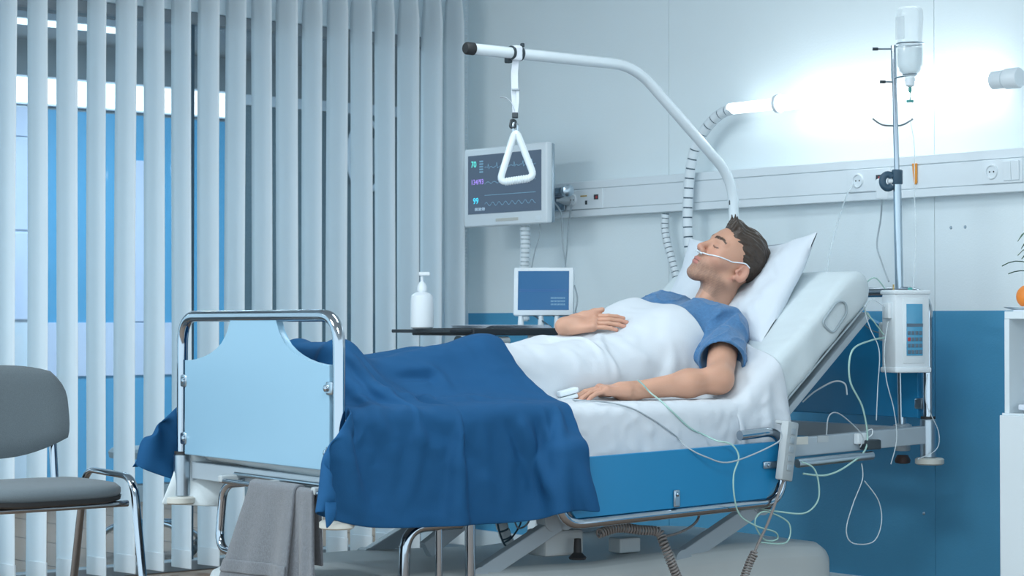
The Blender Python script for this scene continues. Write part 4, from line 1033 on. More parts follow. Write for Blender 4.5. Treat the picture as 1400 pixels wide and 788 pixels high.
# ================================================================== BEDDING AND PATIENT (bed frame)
import time; _t0 = time.time()
NB_ = np.array
def tick(s): print('TIMER', s, round(time.time() - _t0, 1))
bdir, bn = NB_(BDIR), NB_(BN)
# ---- mattress: level part and raised back part
MC = [NB_((.07, .670)), NB_((1.405, .670)), NB_((1.440, .690)), NB_((1.885, 1.075))]
MHX, MHT, MRD = .452, .066, .036
def mattress_f(p):
    q = p[:, 1:]; d = np.full(len(p), 9.0)
    for a, b in zip(MC, MC[1:]):
        ab = b - a; t = np.clip((q - a) @ ab / (ab @ ab), 0, 1); d = np.minimum(d, np.linalg.norm(q - a - t[:, None] * ab, axis=1))
    w2 = np.stack([d - (MHT - MRD), np.abs(p[:, 0]) - (MHX - MRD)], 1)
    return np.linalg.norm(np.maximum(w2, 0), axis=1) + np.minimum(w2.max(1), 0) - MRD
n1 = wave_noise(26, .0022, 1, aniso=(.5, 1, 1)); n2 = wave_noise(75, .0010, 2, aniso=(.35, 1, .9))
def mattress_wr(p):
    k = .5 + np.exp(-((p[:, 1] - 1.45) / .16) ** 2) * 1.6 + (p[:, 1] > 1.5) * .5
    return (n1(p) + n2(p)) * k
mops = [('+', 0, s_fn(mattress_f, (0, 1, .8), 3)), ('+', .03, s_caps((-.36, .05, .600), (.40, .05, .588), .030)), ('n', 0, s_fn(mattress_wr, (0, 1, .8), 3))]
mv, mf = surface_nets(mops, (-.50, -.02, .53), (.50, 1.99, 1.20), .009)
mt = thing('mattress', (0, .9, .60), 'white sheeted mattress with raised backrest on the hospital bed', 'mattress', BED)
part('cover', np_mesh('cover', mv, mf), 'mattress_white', mt, 0)
gc = P(1143, 432, 'x', MHX + .001); gpl = []
Rg = lambda s, t: V((MHX + .001, gc.y, gc.z)) + BDIR * s + BN * t
gpoly = fillet([Rg(-.060, .022), Rg(.035, .030), Rg(.060, .004), Rg(.040, -.026), Rg(-.048, -.034)], .02, 5, True)
part('side_pocket_seam', MB().tube(gpoly, .0035, 8, True), 'seam_grey', mt)
part('backrest_edge_seam', MB().tube([V((MHX - .004, *(MC[2] + t * (MC[3] - MC[2]) + NB_((bn[1], bn[2])) * -.055))) for t in np.linspace(.05, .98, 12)], .003, 6), 'seam_grey', mt)
tick('mattress')

# ---- body layout
hx = .06
HO = P(998, 355, 'x', hx)                                   # middle of the head
dZ = V((0, 0, 1)); dRn = dR.normalized(); dN = dF.normalized()
e_up = (dRn * .63 + dZ * .78).normalized(); f0 = (-dRn * .78 + dZ * .63).normalized()
hr_ = math.radians(24); e_fw = (f0 * math.cos(hr_) + dN * math.sin(hr_)).normalized(); e_lf = e_up.cross(e_fw).normalized()
HMx = NB_([list(e_lf), list(e_fw), list(e_up)]).T            # columns = head axes in bed frame
HOn = NB_(HO)
def hw(q): return HOn + HMx @ NB_(q, dtype=float)
neck = NB_((0.0, 1.612, .985))
shN, shF = NB_((.185, 1.565, .945)), NB_((-.185, 1.590, .985))
elN, wrN, fiN = NB_(P(983, 519, 'x', .375)), NB_(P(862, 535, 'x', .285)), NB_(P(787, 543, 'x', .235))
elF = NB_((-.36, 1.36, .82))
TOR = [((1.05, .800, .096), .080), ((1.20, .812, .096), .078), ((1.40, .900, .106), .085), ((1.53, .955, .098), .095)]
def torso_ops(g):
    ops = []
    for (a, xa), (b, xb) in zip(TOR, TOR[1:]):
        for s in (-1, 1): ops.append(('+', .06, s_caps((s * xa, a[0], a[1] - s * .008), (s * xb, b[0], b[1] - s * .012), a[2] + g, b[2] + g)))
    for s, sh in ((1, shN), (-1, shF)): ops.append(('+', .05, s_caps((s * .09, 1.545, .955 - s * .01), sh, .085 + g, .062 + g)))
    return ops
def leg_ops(g):
    ops = []
    for s in (-1, 1):
        dk = .012 if s > 0 else -.01
        pts = [((s * .095, 1.06, .815), .086), ((s * .115, .68, .832 + dk), .062), ((s * .105, .27, .785), .046), ((s * .115, .20, .865), .036)]
        for (a, ra), (b, rb) in zip(pts, pts[1:]): ops.append(('+', .03, s_caps(a, b, ra + g, rb + g)))
    return ops
# ---- colliders for the cloth
MB1 = ('+', 0, s_fn(mattress_f, (0, 1, .8), 3))
CB = leg_ops(.0) + torso_ops(.008) + [MB1]
def cbody(p): return sdf_eval(CB, p)
# bottom sheet draped over the near edge of the mattress
def top_path(s):
    """point on the mattress top at path length s from y = .45"""
    y1 = 1.385
    if s < y1 - .45: return NB_((.45 + s, .738)), NB_((0., 1.))
    t = s - (y1 - .45); return NB_((y1, .738)) + NB_((bdir[1], bdir[2])) * t, NB_((bn[1], bn[2]))
n, m = 96, 42
P0 = np.zeros((n, m, 3)); RS = np.zeros((n, m, 3))
for i in range(n):
    s = i / (n - 1) * 1.20; c, nr = top_path(s)
    hang = .150 + .045 * max(0, 1 - abs(s - .80) / .10) - .02 * (s > .95)
    for j in range(m):
        t = j / (m - 1); L = t * (.22 + hang); x = .24 + L
        over = max(0, L - .21)
        P0[i, j] = (min(x, .45 + over * .35) + .002 * math.sin(i * 1.3), c[0] + nr[0] * .006, c[1] + nr[1] * .012 - over * .8)
        RS[i, j] = (L, s * 1.035, 0)
pin = np.zeros((n, m), bool); pin[:, :2] = True
bsP = cloth(P0, RS, lambda p: sdf_eval([MB1, ('+', 0, s_box((xr, 1.09, .5), (.022, .42, .128), .01))], p), .007, steps=70, iters=6, pin=pin, fric=.35)
rb1 = wave_noise(30, 1, 41)
bsP = folds(bsP, BED, [], lambda X: .006 * (1 - np.abs(np.sin(2.6 * rb1(X)))) ** 3 * np.clip((X[:, 0] - .30) / .1, 0, 1))
o = solo('bottom_sheet', cloth_mesh('bottom_sheet', bsP, .003), 'sheet_white', "crumpled white sheet under the man's arm hanging over the mattress edge", 'sheet', BED, ang=0)
add_cloth_mods(o, .003)
tick('bottom sheet')
# white top sheet over the body
n, m = 84, 60
P0 = np.zeros((n, m, 3)); RS = np.zeros((n, m, 3))
for i in range(n):
    v = i / (n - 1)
    for j in range(m):
        u = j / (m - 1); x = -.45 + u * .72; ytop = 1.430 - .30 * np.clip(-x - .06, 0, 1) + .03 * np.clip(x - .05, 0, 1); y = .16 + v * (ytop - .16)
        P0[i, j] = (x, y, 1.10 + .016 * math.sin(i * .22 + j * .31) + .010 * math.sin(i * .37 - j * .13 + 1))
        RS[i, j] = (-.56 + u * 1.0, .10 + v * (ytop - .10) * 1.06, 0)
P0[..., 2] = np.maximum(.98, P0[..., 2])
tsP = cloth(P0, RS, cbody, .009, steps=110, iters=8, fric=.5, grav=.0008, bend=.05)
rdg = wave_noise(38, 1, 31); rdg2 = wave_noise(22, 1, 33, aniso=(1, .5, 1))
tsP = folds(tsP, BED, [([(811, 468), (840, 502), (856, 521)], .010, .012), ([(774, 476), (800, 500)], .009, .014), ([(826, 453), (860, 472), (890, 491)], .009, .016), ([(894, 423), (899, 466)], -.007, .016),
    ([(720, 470), (750, 500), (765, 520)], -.010, .018), ([(700, 480), (722, 512)], .010, .016), ([(860, 430), (868, 470)], .006, .014), ([(790, 465), (815, 505)], -.007, .012)],
    lambda X: .0035 * (1 - np.abs(np.sin(3.2 * rdg2(X)))) ** 3 + .0012 * rdg(X))
o = solo('top_sheet', cloth_mesh('top_sheet', tsP, .004), 'sheet_white', 'white cotton sheet covering the man from chest to knees', 'sheet', BED, ang=0)
add_cloth_mods(o, .004, 2)
tick('top sheet')

tsF = tsP.reshape(-1, 3)
def rest_on(px, py, off):
    """walk the sight line from the far side of the bed and stop where it meets the sheet"""
    best = None
    for x in np.linspace(.25, -.40, 90):
        p = NB_(P(px, py, 'x', x)); k = np.argmin((tsF[:, 0] - p[0]) ** 2 + (tsF[:, 1] - p[1]) ** 2)
        if abs(p[2] - tsF[k, 2] - off) < .012 and (best is None or abs(p[2] - tsF[k, 2] - off) < best[0]): best = (abs(p[2] - tsF[k, 2] - off), p)
    return best[1] if best is not None else NB_(P(px, py, 'x', -.1))
def hand_ops(w, tipdir, nrm_, side, curl, spread=.06, s=1.0, tv=(.72, .62, -.22), tn=-.004):
    d = tipdir / np.linalg.norm(tipdir); n = nrm_ - d * (nrm_ @ d); n /= np.linalg.norm(n); sd = np.cross(d, n); sd *= np.sign(sd @ side)
    ops = [('+', .018, s_box(w + d * .052 * s, (.040 * s, .046 * s, .0145 * s), .012, NB_([sd, d, n]).T)), ('+', .02, s_caps(w - d * .01, w + d * .03, .024, .026))]
    fingers = [(.031, (.044, .027, .021), .0088, 1), (.0105, (.048, .031, .022), .0090, .1), (-.0105, (.044, .029, .021), .0086, -.6), (-.030, (.034, .021, .019), .0076, -1.6)]
    tips = []
    for off, ls, r, sp in fingers:
        p = w + d * (.092 - .004 * abs(off) / .03) * s + sd * off * s + n * .002; dirf = d + sd * sp * spread; dirf /= np.linalg.norm(dirf); a = curl[0]
        ops.append(('+', .010, s_ell(p + n * .004, (.0105, .0115, .0095))))
        for j, L in enumerate(ls):
            v = dirf * math.cos(a) - n * math.sin(a); q = p + v * L * s; rr = r * (1 - .09 * j)
            ops.append(('+', .0035, s_caps(p, q, rr * s, rr * .93 * s))); p = q; a += curl[1 + j]
        tips.append(p)
    p = w + d * .022 * s + sd * .030 * s + n * tn; v = d * tv[0] + sd * tv[1] + n * tv[2]; v /= np.linalg.norm(v)
    for L, r0, r1, tw in ((.036, .0145, .0115, .0), (.033, .0115, .0098, .30), (.026, .0098, .0082, .15)):
        v = v * math.cos(tw) + d * math.sin(tw); v /= np.linalg.norm(v); q = p + v * L * s
        ops.append(('+', .008, s_caps(p, q, r0 * s, r1 * s))); p = q
    return ops, tips
wrF = rest_on(774, 446, .030); fiF = rest_on(842, 438, .038)
# ---- head as blended volumes, in head axes (x left, y face, z crown)
HB3 = HMx
def hE(c, r, rot=None):
    M = HB3 if rot is None else HB3 @ NB_(rot); return s_ell(hw(c), r, M)
def hC(a, b, ra, rb=None): return s_caps(hw(a), hw(b), ra, rb)
def RX(a): c, s = math.cos(a), math.sin(a); return NB_([[1, 0, 0], [0, c, -s], [0, s, c]])
def RZ(a): c, s = math.cos(a), math.sin(a); return NB_([[c, -s, 0], [s, c, 0], [0, 0, 1]])
def head_ops():
    o = [('+', 0, hE((0, -.018, .030), (.0755, .094, .080))),
         ('+', .035, hE((0, .030, .010), (.064, .060, .076))),
         ('+', .03, hE((0, .036, -.046), (.056, .052, .056)))]
    for s in (-1, 1):
        o += [('+', .025, hC((s * .056, -.008, -.066), (s * .018, .068, -.106), .0185, .018)),
              ('+', .03, hE((s * .047, .052, -.026), (.022, .024, .022))),
              ('+', .012, hC((s * .010, .088, .022), (s * .046, .070, .024), .0095, .0085)),
              ('-', .014, hE((s * .033, .100, .000), (.017, .012, .0125))),
              ('+', .006, hE((s * .032, .0775, -.001), (.0150, .0115, .0110)))]
    o += [('+', .022, hE((0, .070, -.108), (.021, .019, .017))),
          ('+', .02, hE((0, .074, -.070), (.032, .022, .024))),
          ('+', .012, hC((0, .088, .010), (0, .1115, -.028), .0082, .0105)),
          ('+', .006, hE((0, .112, -.032), (.0115, .0100, .0100)))]
    for s in (-1, 1): o.append(('+', .007, hE((s * .0125, .101, -.0365), (.0085, .0115, .0085))))
    for s in (-1, 1): o.append(('-', .003, hE((s * .0065, .106, -.0455), (.0038, .006, .004))))
    o += [('+', .006, hE((0, .0925, -.0655), (.0235, .0085, .0052))), ('+', .006, hE((0, .0915, -.0775), (.0205, .0088, .0062))),
          ('-', .003, hC((-.022, .0985, -.0718), (.022, .0985, -.0718), .0016)),
          ('-', .008, hC((-.012, .0985, -.0905), (.012, .0985, -.0905), .004))]
    for s in (-1, 1):
        R = RZ(s * .42) @ RX(-.22)
        o += [('+', .004, hE((s * .0835, -.024, -.016), (.0085, .0190, .0315), R)), ('-', .003, hE((s * .0915, -.0175, -.010), (.0085, .0125, .0225), R)),
              ('-', .003, hE((s * .086, -.014, -.020), (.010, .007, .009), R)),
              ('+', .004, hE((s * .0775, -.006, -.021), (.006, .0045, .007))), ('+', .004, hE((s * .0780, -.0135, -.042), (.0065, .008, .008)))]
    return o
armN = [('+', .03, s_caps(shN, elN, .050, .041)), ('+', .03, s_caps(elN, elN + (wrN - elN) * .35, .038, .039)), ('+', .03, s_caps(elN + (wrN - elN) * .35, wrN, .038, .0250))]
armF = [('+', .03, s_caps(shF, elF, .048, .040)), ('+', .03, s_caps(elF, wrF, .040, .026))]
hN, tipsN = hand_ops(wrN, (fiN - wrN) + NB_((0, 0, .022)), NB_((.10, .05, 1.0)), NB_((-1, 0, 0)), (.26, .30, .26, .2), .09)
hF, tipsF = hand_ops(wrF, (fiF - wrF), NB_((.30, -.45, .85)), NB_((-.2, .6, .8)), (.10, .16, .16, .12), .05, tv=(.93, .20, .12), tn=.006)
neckops = [('+', .035, s_caps(hw((0, -.022, -.045)), neck + NB_((0, .01, -.02)), .055, .062)), ('+', .03, s_caps(hw((.028, .0, -.07)), neck + NB_((.03, -.06, .0)), .020, .022))]
body = head_ops() + neckops + torso_ops(-.010) + armN + armF + hN + hF
bvs, bfs = surface_nets(body, (-.55, .80, .66), (.50, 1.98, 1.40), .0026)
tick('body %d' % len(bvs))

# pigment per vertex
q = (bvs - HOn) @ HMx; X, Y, Zh = np.abs(q[:, 0]), q[:, 1], q[:, 2]
nz = wave_noise(60, 1, 5); nf = wave_noise(700, 1, 6)
base = NB_((.55, .305, .210)); col = np.tile(base, (len(bvs), 1))
nzv = nz(bvs); col *= (1 + .06 * nzv)[:, None]
def mixc(mask, c): 
    global col
    m = np.clip(mask, 0, 1)[:, None]; col = col * (1 - m) + NB_(c) * m
sst = lambda a, b, x: np.clip((x - a) / (b - a), 0, 1) ** 2 * (3 - 2 * np.clip((x - a) / (b - a), 0, 1))
inhead = (Zh > -.135) & (np.linalg.norm(q, axis=1) < .19)
redd = np.exp(-((X - .048) / .022) ** 2 - ((Zh + .030) / .022) ** 2) * (Y > .02) * .45 + np.exp(-(X / .02) ** 2 - ((Zh + .034) / .016) ** 2) * (Y > .09) * .5
mixc(redd * inhead, (.56, .25, .19))
ear = inhead & (X > .072) & (Y < .01) & (Y > -.05) & (Zh > -.06) & (Zh < .03)
mixc(ear * .45, (.58, .26, .20))
jaw = sst(-.038, -.062, Zh) if False else sst(.0, 1, np.clip((-.043 - Zh - .35 * np.clip(.045 - Y, 0, 1)) / .03, 0, 1))
front = sst(-.035, .005, Y) * sst(-.150, -.122, Zh)
must = np.exp(-((Zh + .055) / .007) ** 2) * (X < .034) * (Y > .06)
stub = np.clip(np.maximum(jaw * front, must) * (.62 + .18 * nf(bvs) + .08 * nzv), 0, .8) * inhead
stub *= 1 - .7 * (np.exp(-((X - .038) / .018) ** 2 - ((Zh + .052) / .014) ** 2))
mixc(stub * .78, (.155, .100, .075))
lip = ((np.abs(Zh + .0655) < .0062 * np.sqrt(np.clip(1 - (X / .0235) ** 2, 0, 1))) | (np.abs(Zh + .0782) < .0068 * np.sqrt(np.clip(1 - (X / .0215) ** 2, 0, 1)))) & (Y > .080)
mixc(lip * .85 * inhead, (.50, .19, .16))
mixc(((np.abs(Zh + .0718) < .0016) & (X < .021) & (Y > .08)) * .8, (.16, .06, .05))
browz = .0255 + .006 * np.clip((X - .012) / .03, 0, 1) - .007 * np.clip((X - .038) / .016, 0, 1)
brow = (np.abs(Zh - browz) < .0060 - .0030 * np.clip((X - .02) / .035, 0, 1)) & (X > .010) & (X < .055) & (Y > .05)
mixc(brow * (.92 + .15 * nf(bvs)), (.030, .019, .014))
lash = (np.abs(Zh + .0052 - .0035 * ((X - .032) / .014) ** 2) < .0021) & (X > .017) & (X < .047) & (Y > .06)
mixc(lash * .85 * inhead, (.045, .025, .02))
lid = np.exp(-((X - .032) / .014) ** 2 - ((Zh - .003) / .008) ** 2) * (Y > .06) * .35
mixc(lid * inhead, (.42, .22, .17))
scalp = inhead & ((Zh > .055) | (Y < -.03)) & (Zh > -.09) & ~ear
mixc(scalp * .0, (.05, .035, .03))
for tp in tipsN + tipsF:
    mixc(np.exp(-(np.linalg.norm(bvs - tp, axis=1) / .016) ** 2) * .45, (.62, .28, .22))
for wr_ in (wrN + (fiN - wrN) * .5, wrF + (fiF - wrF) * .5):
    mixc(np.exp(-(np.linalg.norm(bvs - wr_, axis=1) / .045) ** 2) * .18, (.58, .28, .22))
pme = np_mesh('person', bvs, bfs)
ca = pme.color_attributes.new('pigment', 'FLOAT_COLOR', 'POINT')
ca.data.foreach_set('color', np.concatenate([np.clip(col, 0, 1), np.ones((len(col), 1))], 1).astype(np.float32).ravel())
sk_ = mat('skin', (.56, .335, .245), .48, noise=0, bump=.22, bscale=230, spec=.4)
an = sk_.node_tree.nodes.new('ShaderNodeAttribute'); an.attribute_name = 'pigment'
sk_.node_tree.links.new(an.outputs['Color'], sk_.node_tree.nodes['Principled BSDF'].inputs['Base Color'])
bs_ = sk_.node_tree.nodes['Principled BSDF']; bs_.inputs['Subsurface Weight'].default_value = .10; bs_.inputs['Subsurface Radius'].default_value = (.010, .004, .002); bs_.inputs['Subsurface Scale'].default_value = .6
person = solo('person', pme, 'skin', 'man in a blue shirt lying asleep on the raised bed, arm at his side', 'person', BED, ang=0)

# hair: short at the sides, longer and brushed up at the front
def hairline(qz):
    return np.interp(qz, [-.095, -.060, -.046, -.020, .004, .020, .034, .058, .080, .10], [-.070, -.052, -.042, -.012, .020, .028, .042, .066, .080, .083])
def hair_cut(p):
    qq = (p - HOn) @ HMx; xx = np.abs(qq[:, 0])
    return (qq[:, 1] - hairline(qq[:, 2]) + .02 * np.clip(.05 - xx, 0, 1) * (qq[:, 2] < .05) ) * .75 +   .0009 * np.sin(qq[:, 2] * 620 + 3 * np.sin(qq[:, 0] * 90))
def hair_low(p):
    qq = (p - HOn) @ HMx; return -(qq[:, 2] + .092 + .25 * np.clip(qq[:, 1] + .05, -.1, .1))
strd = np.random.default_rng(3)
def hair_strand(p):
    qq = (p - HOn) @ HMx; a = np.arctan2(qq[:, 0], qq[:, 2] + .06); r = qq[:, 1]
    top = np.clip((qq[:, 2] - .02) / .06, 0, 1)
    return (np.sin(a * 46 + 3 * np.sin(r * 38) + 2 * np.sin(a * 11)) * .0016 + np.sin(a * 97 + r * 60) * .0009 + np.sin(a * 17 + r * 70) * .0016) * (.45 + .9 * top) 
hops = [('+', 0, hE((0, -.022, .034), (.0795, .0985, .0865))), ('+', .02, hE((0, -.002, .066), (.060, .084, .052))), ('+', .02, hE((.006, .058, .095), (.038, .024, .018), RX(.5))),
        ('n', 0, s_fn(hair_strand, HOn, .3)), ('&', .006, s_fn(hair_cut, HOn, .3)), ('&', .01, s_fn(hair_low, HOn, .3))]
for s in (-1, 1): hops.append(('-', .004, hE((s * .090, -.020, -.018), (.024, .0195, .033), RX(-.22))))
for i, (x, z, l) in enumerate(((.012, .108, .012), (-.008, .110, .014), (.028, .103, .010), (-.024, .106, .010))):
    hops.append(('+', .006, hC((x, .062, z - .012), (x + .004, .086, z + l * .9), .0070, .0018)))
hv, hf = surface_nets(hops, HOn - .17, HOn + .17, .0026)
hme = np_mesh('hair', hv, hf)
OFF[person] = OFF[person]
part('hair', hme, 'hair', person, 0, 'short dark brown hair brushed up at the front')
tick('hair')

# shirt
sn = wave_noise(34, .0030, 11); sn2 = wave_noise(85, .0013, 12, aniso=(1, .6, 1))
sn3 = wave_noise(24, 1, 14, aniso=(1, .7, 1))
adirN = (elN - shN) / np.linalg.norm(elN - shN); adirF = (elF - shF) / np.linalg.norm(elF - shF)
slN = shN + (elN - shN) * .62; slF = shF + (elF - shF) * .62
shops = torso_ops(.006) + [('+', .045, s_caps(shN - adirN * .01, slN + adirN * .05, .066, .074)), ('+', .045, s_caps(shF, slF + adirF * .05, .064, .070)),
         ('+', .05, s_caps(neck + NB_((-.09, -.02, .0)), neck + NB_((.09, -.02, -.01)), .050)),
         ('n', 0, s_fn(lambda p: sn(p) + sn2(p) - .0050 * (1 - np.abs(np.sin(2.2 * sn3(p)))) ** 3, neck, 2))]
def hem(sl, ad): return s_fn(lambda p: np.where(np.linalg.norm(p - sl, axis=1) < .16, (p - sl) @ ad, -1.0), sl, 3)
for i in range(3):      # soft creases running from the armpit
    a = NB_(P(958 + 10 * i, 462 - 8 * i, 'x', .24)); b = NB_(P(992 + 9 * i, 428 - 2 * i, 'x', .22)); shops.append(('-', .016, s_caps(a, b, .0060)))
shops += [('&', .004, hem(slN, adirN)), ('&', .004, hem(slF, adirF)),
          ('-', .003, s_caps(slN - adirN * .02, slN + adirN * .08, .062, .077)),
          ('-', .005, s_caps(neck + NB_((0, .030, -.045)), hw((0, -.01, -.03)), .067, .076)),
          ('&', .004, s_fn(lambda p: 1.10 - p[:, 1], (0, 1.2, .9), 3))]
sv, sf = surface_nets(shops, (-.52, 1.08, .70), (.50, 1.78, 1.20), .0045)
part('shirt', np_mesh('shirt', sv, sf), 'shirt_blue', person, 0, 'heathered blue short-sleeved shirt')
clr = []
tick('shirt')

# nasal cannula hugging the face
def on_skin(qs, off):
    p = NB_([hw(c) for c in qs])
    for _ in range(12):
        d = sdf_eval(body, p); g = np.stack([sdf_eval(body, p + e) - sdf_eval(body, p - e) for e in np.eye(3) * .001], 1); g /= np.linalg.norm(g, axis=1, keepdims=True) + 1e-9
        p = p - g * (d - off)[:, None] * .8
    return [V(c) for c in p]
lf = on_skin([(.0, .105, -.050), (.010, .105, -.048), (.022, .098, -.042), (.034, .09, -.037), (.046, .08, -.031), (.056, .062, -.024), (.064, .045, -.016), (.070, .026, -.008)], .0016)
lf += [V(hw(c)) for c in ((.080, .008, .004), (.0845, -.010, .014), (.0860, -.030, .012))]
rg = on_skin([(.0, .105, -.050), (-.010, .105, -.048), (-.022, .098, -.042), (-.034, .09, -.037), (-.046, .08, -.031), (-.056, .062, -.024)], .0016)
nc = thing('nasal_cannula', V(hw((0, .11, -.05))), "clear nasal cannula across the sleeping man's cheek", 'tube', BED)
part('tubing', MB().tube(crom(lf), .0021, 8), 'soap_white', nc)
part('tubing', MB().tube(crom(rg), .0021, 8), 'soap_white', nc)
for s in (-1, 1): part('prong', MB().tube(crom([hw((s * .006, .111, -.051)), hw((s * .0065, .1115, -.0475)), hw((s * .0065, .107, -.042))]), .0021, 8), 'clear_plastic', nc)
part('nose_piece', MB().tube(on_skin([(-.014, .10, -.049), (-.006, .105, -.050), (.006, .105, -.050), (.014, .10, -.049)], .0028), .0030, 8), 'clear_tube', nc)

# ---- pillow
PCn = NB_((.0, 1.738, 1.075)); pa = math.radians(56); pdn = NB_((0, math.cos(pa), math.sin(pa))); pnn = NB_((0, -math.sin(pa), math.cos(pa)))
def pillow():
    n, m = 60, 44; u = np.linspace(-1, 1, n)[:, None]; v = np.linspace(-1, 1, m)[None, :]
    u = np.sign(u) * np.abs(u) ** .8; v = np.sign(v) * np.abs(v) ** .8
    U_2 = u * .312 * (.93 + .08 * v * v) + 0 * v; V_2 = v * .208 * (.90 + .12 * u * u)
    th = .066 * np.clip(1 - np.abs(u) ** 2.6, 0, 1) ** .55 * np.clip(1 - np.abs(v) ** 2.6, 0, 1) ** .55 + .002
    out = []
    wn = wave_noise(30, .0045, 21); wn2 = wave_noise(70, .0018, 22)
    for s in (1, -1):
        Pp = PCn + NB_((1, 0, 0)) * U_2[..., None] + pdn * V_2[..., None]
        env = np.clip(th / .05, 0, 1); wv = (wn(Pp.reshape(-1, 3) + s * .3) + wn2(Pp.reshape(-1, 3) + s)).reshape(n, m) * env
        dent = np.exp(-((U_2 - .05) / .13) ** 2 - ((V_2 - .04) / .14) ** 2) * .060 if s > 0 else 0
        corner = np.clip(np.abs(u) - .55, 0, 1) * np.clip(np.abs(v) - .45, 0, 1) * .10
        out.append(Pp + pnn * (s * (th) + wv - dent + corner * 1.0)[..., None])
    mb = MB(); mb.grid(out[0]); mb.grid(out[1]); bmesh.ops.remove_doubles(mb.bm, verts=mb.bm.verts, dist=.0035)
    return mb
po = solo('pillow', pillow(), 'pillow_white', "white pillow propped behind the man's head", 'pillow', BED, ang=0)
sm = po.modifiers.new('sub', 'SUBSURF'); sm.levels = 1; sm.render_levels = 1

# blue blanket over the legs, hanging down on both sides
BLK = leg_ops(.016) + [('+', .0, s_caps((0, .9, .85), (0, 1.1, .86), .1)), ('+', 0, s_box((0, 1.0, .665), (.462, .96, .073), .03)), ('+', 0, s_box((0, 1.0, .50), (.468, 1.0, .10), .01)),
       ('+', 0, s_box((xr, 1.09, .5), (.034, .44, .14), .02)), ('+', 0, s_box((0, -.002, .8), (.478, .019, .205), .015))]
n, m = 62, 112
P0 = np.zeros((n, m, 3)); RS = np.zeros((n, m, 3))
uF = -.71
for i in range(n):
    v = i / (n - 1)
    for j in range(m):
        uN = .750 + .055 * v; u = uF + (uN - uF) * j / (m - 1)
        ytop = np.interp(u, [-.8, -.45, -.15, .05, .45, .80], [.50, .50, .57, .74, .76, .80]); ybot = np.interp(u, [-.71, -.56, -.48, .48, .54, .72], [-.24, .0, .035, .035, .01, -.19])
        y = ybot + v * (ytop - ybot)
        ax_ = abs(u); x = math.copysign(min(ax_, .50) + .25 * max(0, ax_ - .50), u); z = 1.02 - .9 * max(0, ax_ - .50)
        P0[i, j] = (x, y, z + .016 * math.sin(i * .30 + j * .10) + .008 * math.sin(i * .2 - j * .21)); RS[i, j] = (u, y * 1.13, 0)
pin = np.zeros((n, m), bool); us = np.array([RS[0, j, 0] for j in range(m)])
for j in range(m):          # foot edge folded round the end posts
    if us[j] > .50:
        pin[0, j] = True; P0[0, j] = [np.interp(us[j], [.50, .58, .75], c) for c in ((.490, .525, .565), (.018, -.060, -.100), (.745, .665, .450))]
    if us[j] < -.50:
        pin[0, j] = True; P0[0, j] = [np.interp(-us[j], [.50, .58, .71], c) for c in ((-.490, -.525, -.555), (.018, -.050, -.118), (.745, .670, .545))]
blP = cloth(P0, RS, lambda p: sdf_eval(BLK, p), .013, steps=130, iters=12, fric=.5, grav=.0005, bend=.06, pin=pin)
rk = wave_noise(16, 1, 51, aniso=(1, .7, 1)); rk2 = wave_noise(55, 1, 52)
blP = folds(blP, BED, [([(541, 513), (589, 512), (614, 546)], -.016, .014), ([(545, 503), (592, 500), (618, 530)], .010, .016),
    ([(473, 512), (521, 533), (580, 540), (644, 543), (675, 545)], .014, .018), ([(480, 528), (530, 548), (600, 558), (670, 558)], -.010, .018),
    ([(676, 548), (703, 589), (721, 634), (739, 689)], -.014, .012), ([(690, 545), (718, 585), (738, 634), (757, 685)], .022, .018),
    ([(476, 530), (498, 575), (519, 621), (515, 690)], -.014, .016), ([(490, 525), (520, 575), (545, 640)], .012, .020), ([(520, 545), (580, 600), (640, 650)], .010, .022), ([(560, 560), (620, 600), (680, 650)], -.008, .020),
    ([(455, 600), (462, 690)], .012, .014)],
    lambda X: .004 * (1 - np.abs(np.sin(2.4 * rk(X)))) ** 2 + .0008 * rk2(X), lambda p: sdf_eval(BLK, p), .009)
o = solo('blanket', cloth_mesh('blanket', blP, .006), 'blanket_blue', "dark blue blanket spread over the man's legs and the bed foot", 'blanket', BED, ang=0)
add_cloth_mods(o, .006, 2)
tick('blanket')

# pale under-sheet corner at the far foot end
fl0 = [P(245, 585, 'x', -.47), P(222, 690, 'x', -.47), P(298, 693, 'x', -.40), P(335, 642, 'x', -.36)]
g = np.zeros((14, 14, 3))
for i in range(14):
    for j in range(14):
        a, b = i / 13, j / 13; p = (fl0[0] * (1 - a) + fl0[1] * a) * (1 - b) + (fl0[3] * (1 - a) + fl0[2] * a) * b
        g[i, j] = p + V((.010 * math.sin(b * 7 + a * 2), .012 * math.sin(a * 4 + b * 3), 0))
o = solo('under_sheet', MB().grid(g), 'mattress_white', 'pale under-sheet corner hanging below the blanket at the bed foot', 'sheet', BED, ang=0); add_cloth_mods(o, .003)

# grey towel over the foot bar
def towel(x0, x1, lx0, lx1, zf, zb_, ph, off):
    n, m = 60, 30; g = np.zeros((n, m, 3)); zt2, yt, r = .530, -.035, .016 + off
    Lf, Lb = zt2 - zf, zt2 - zb_; arc = PI * r; tot = Lf + arc + Lb
    for i in range(n):
        s = i / (n - 1) * tot
        for j in range(m):
            u = j / (m - 1)
            if s < Lf: z = zf + s; y = yt - r; k = 1 - s / Lf
            elif s < Lf + arc: a = (s - Lf) / r; z = zt2 + r * math.sin(a) * .9; y = yt - r * math.cos(a); k = 0
            else: z = zt2 - (s - Lf - arc); y = yt + r; k = -(zt2 - z) / Lb * .4
            kk = abs(k); x = (x0 + (x1 - x0) * u) * (1 - kk) + (lx0 + (lx1 - lx0) * u) * kk
            y += -.012 * math.sin(u * 7 + ph) * kk - .006 * math.sin(u * 15 + ph * 2) * kk - .018 * kk * (k > 0)
            g[i, j] = (x, y, z + .010 * (u - .5) * (k > 0))
    return g
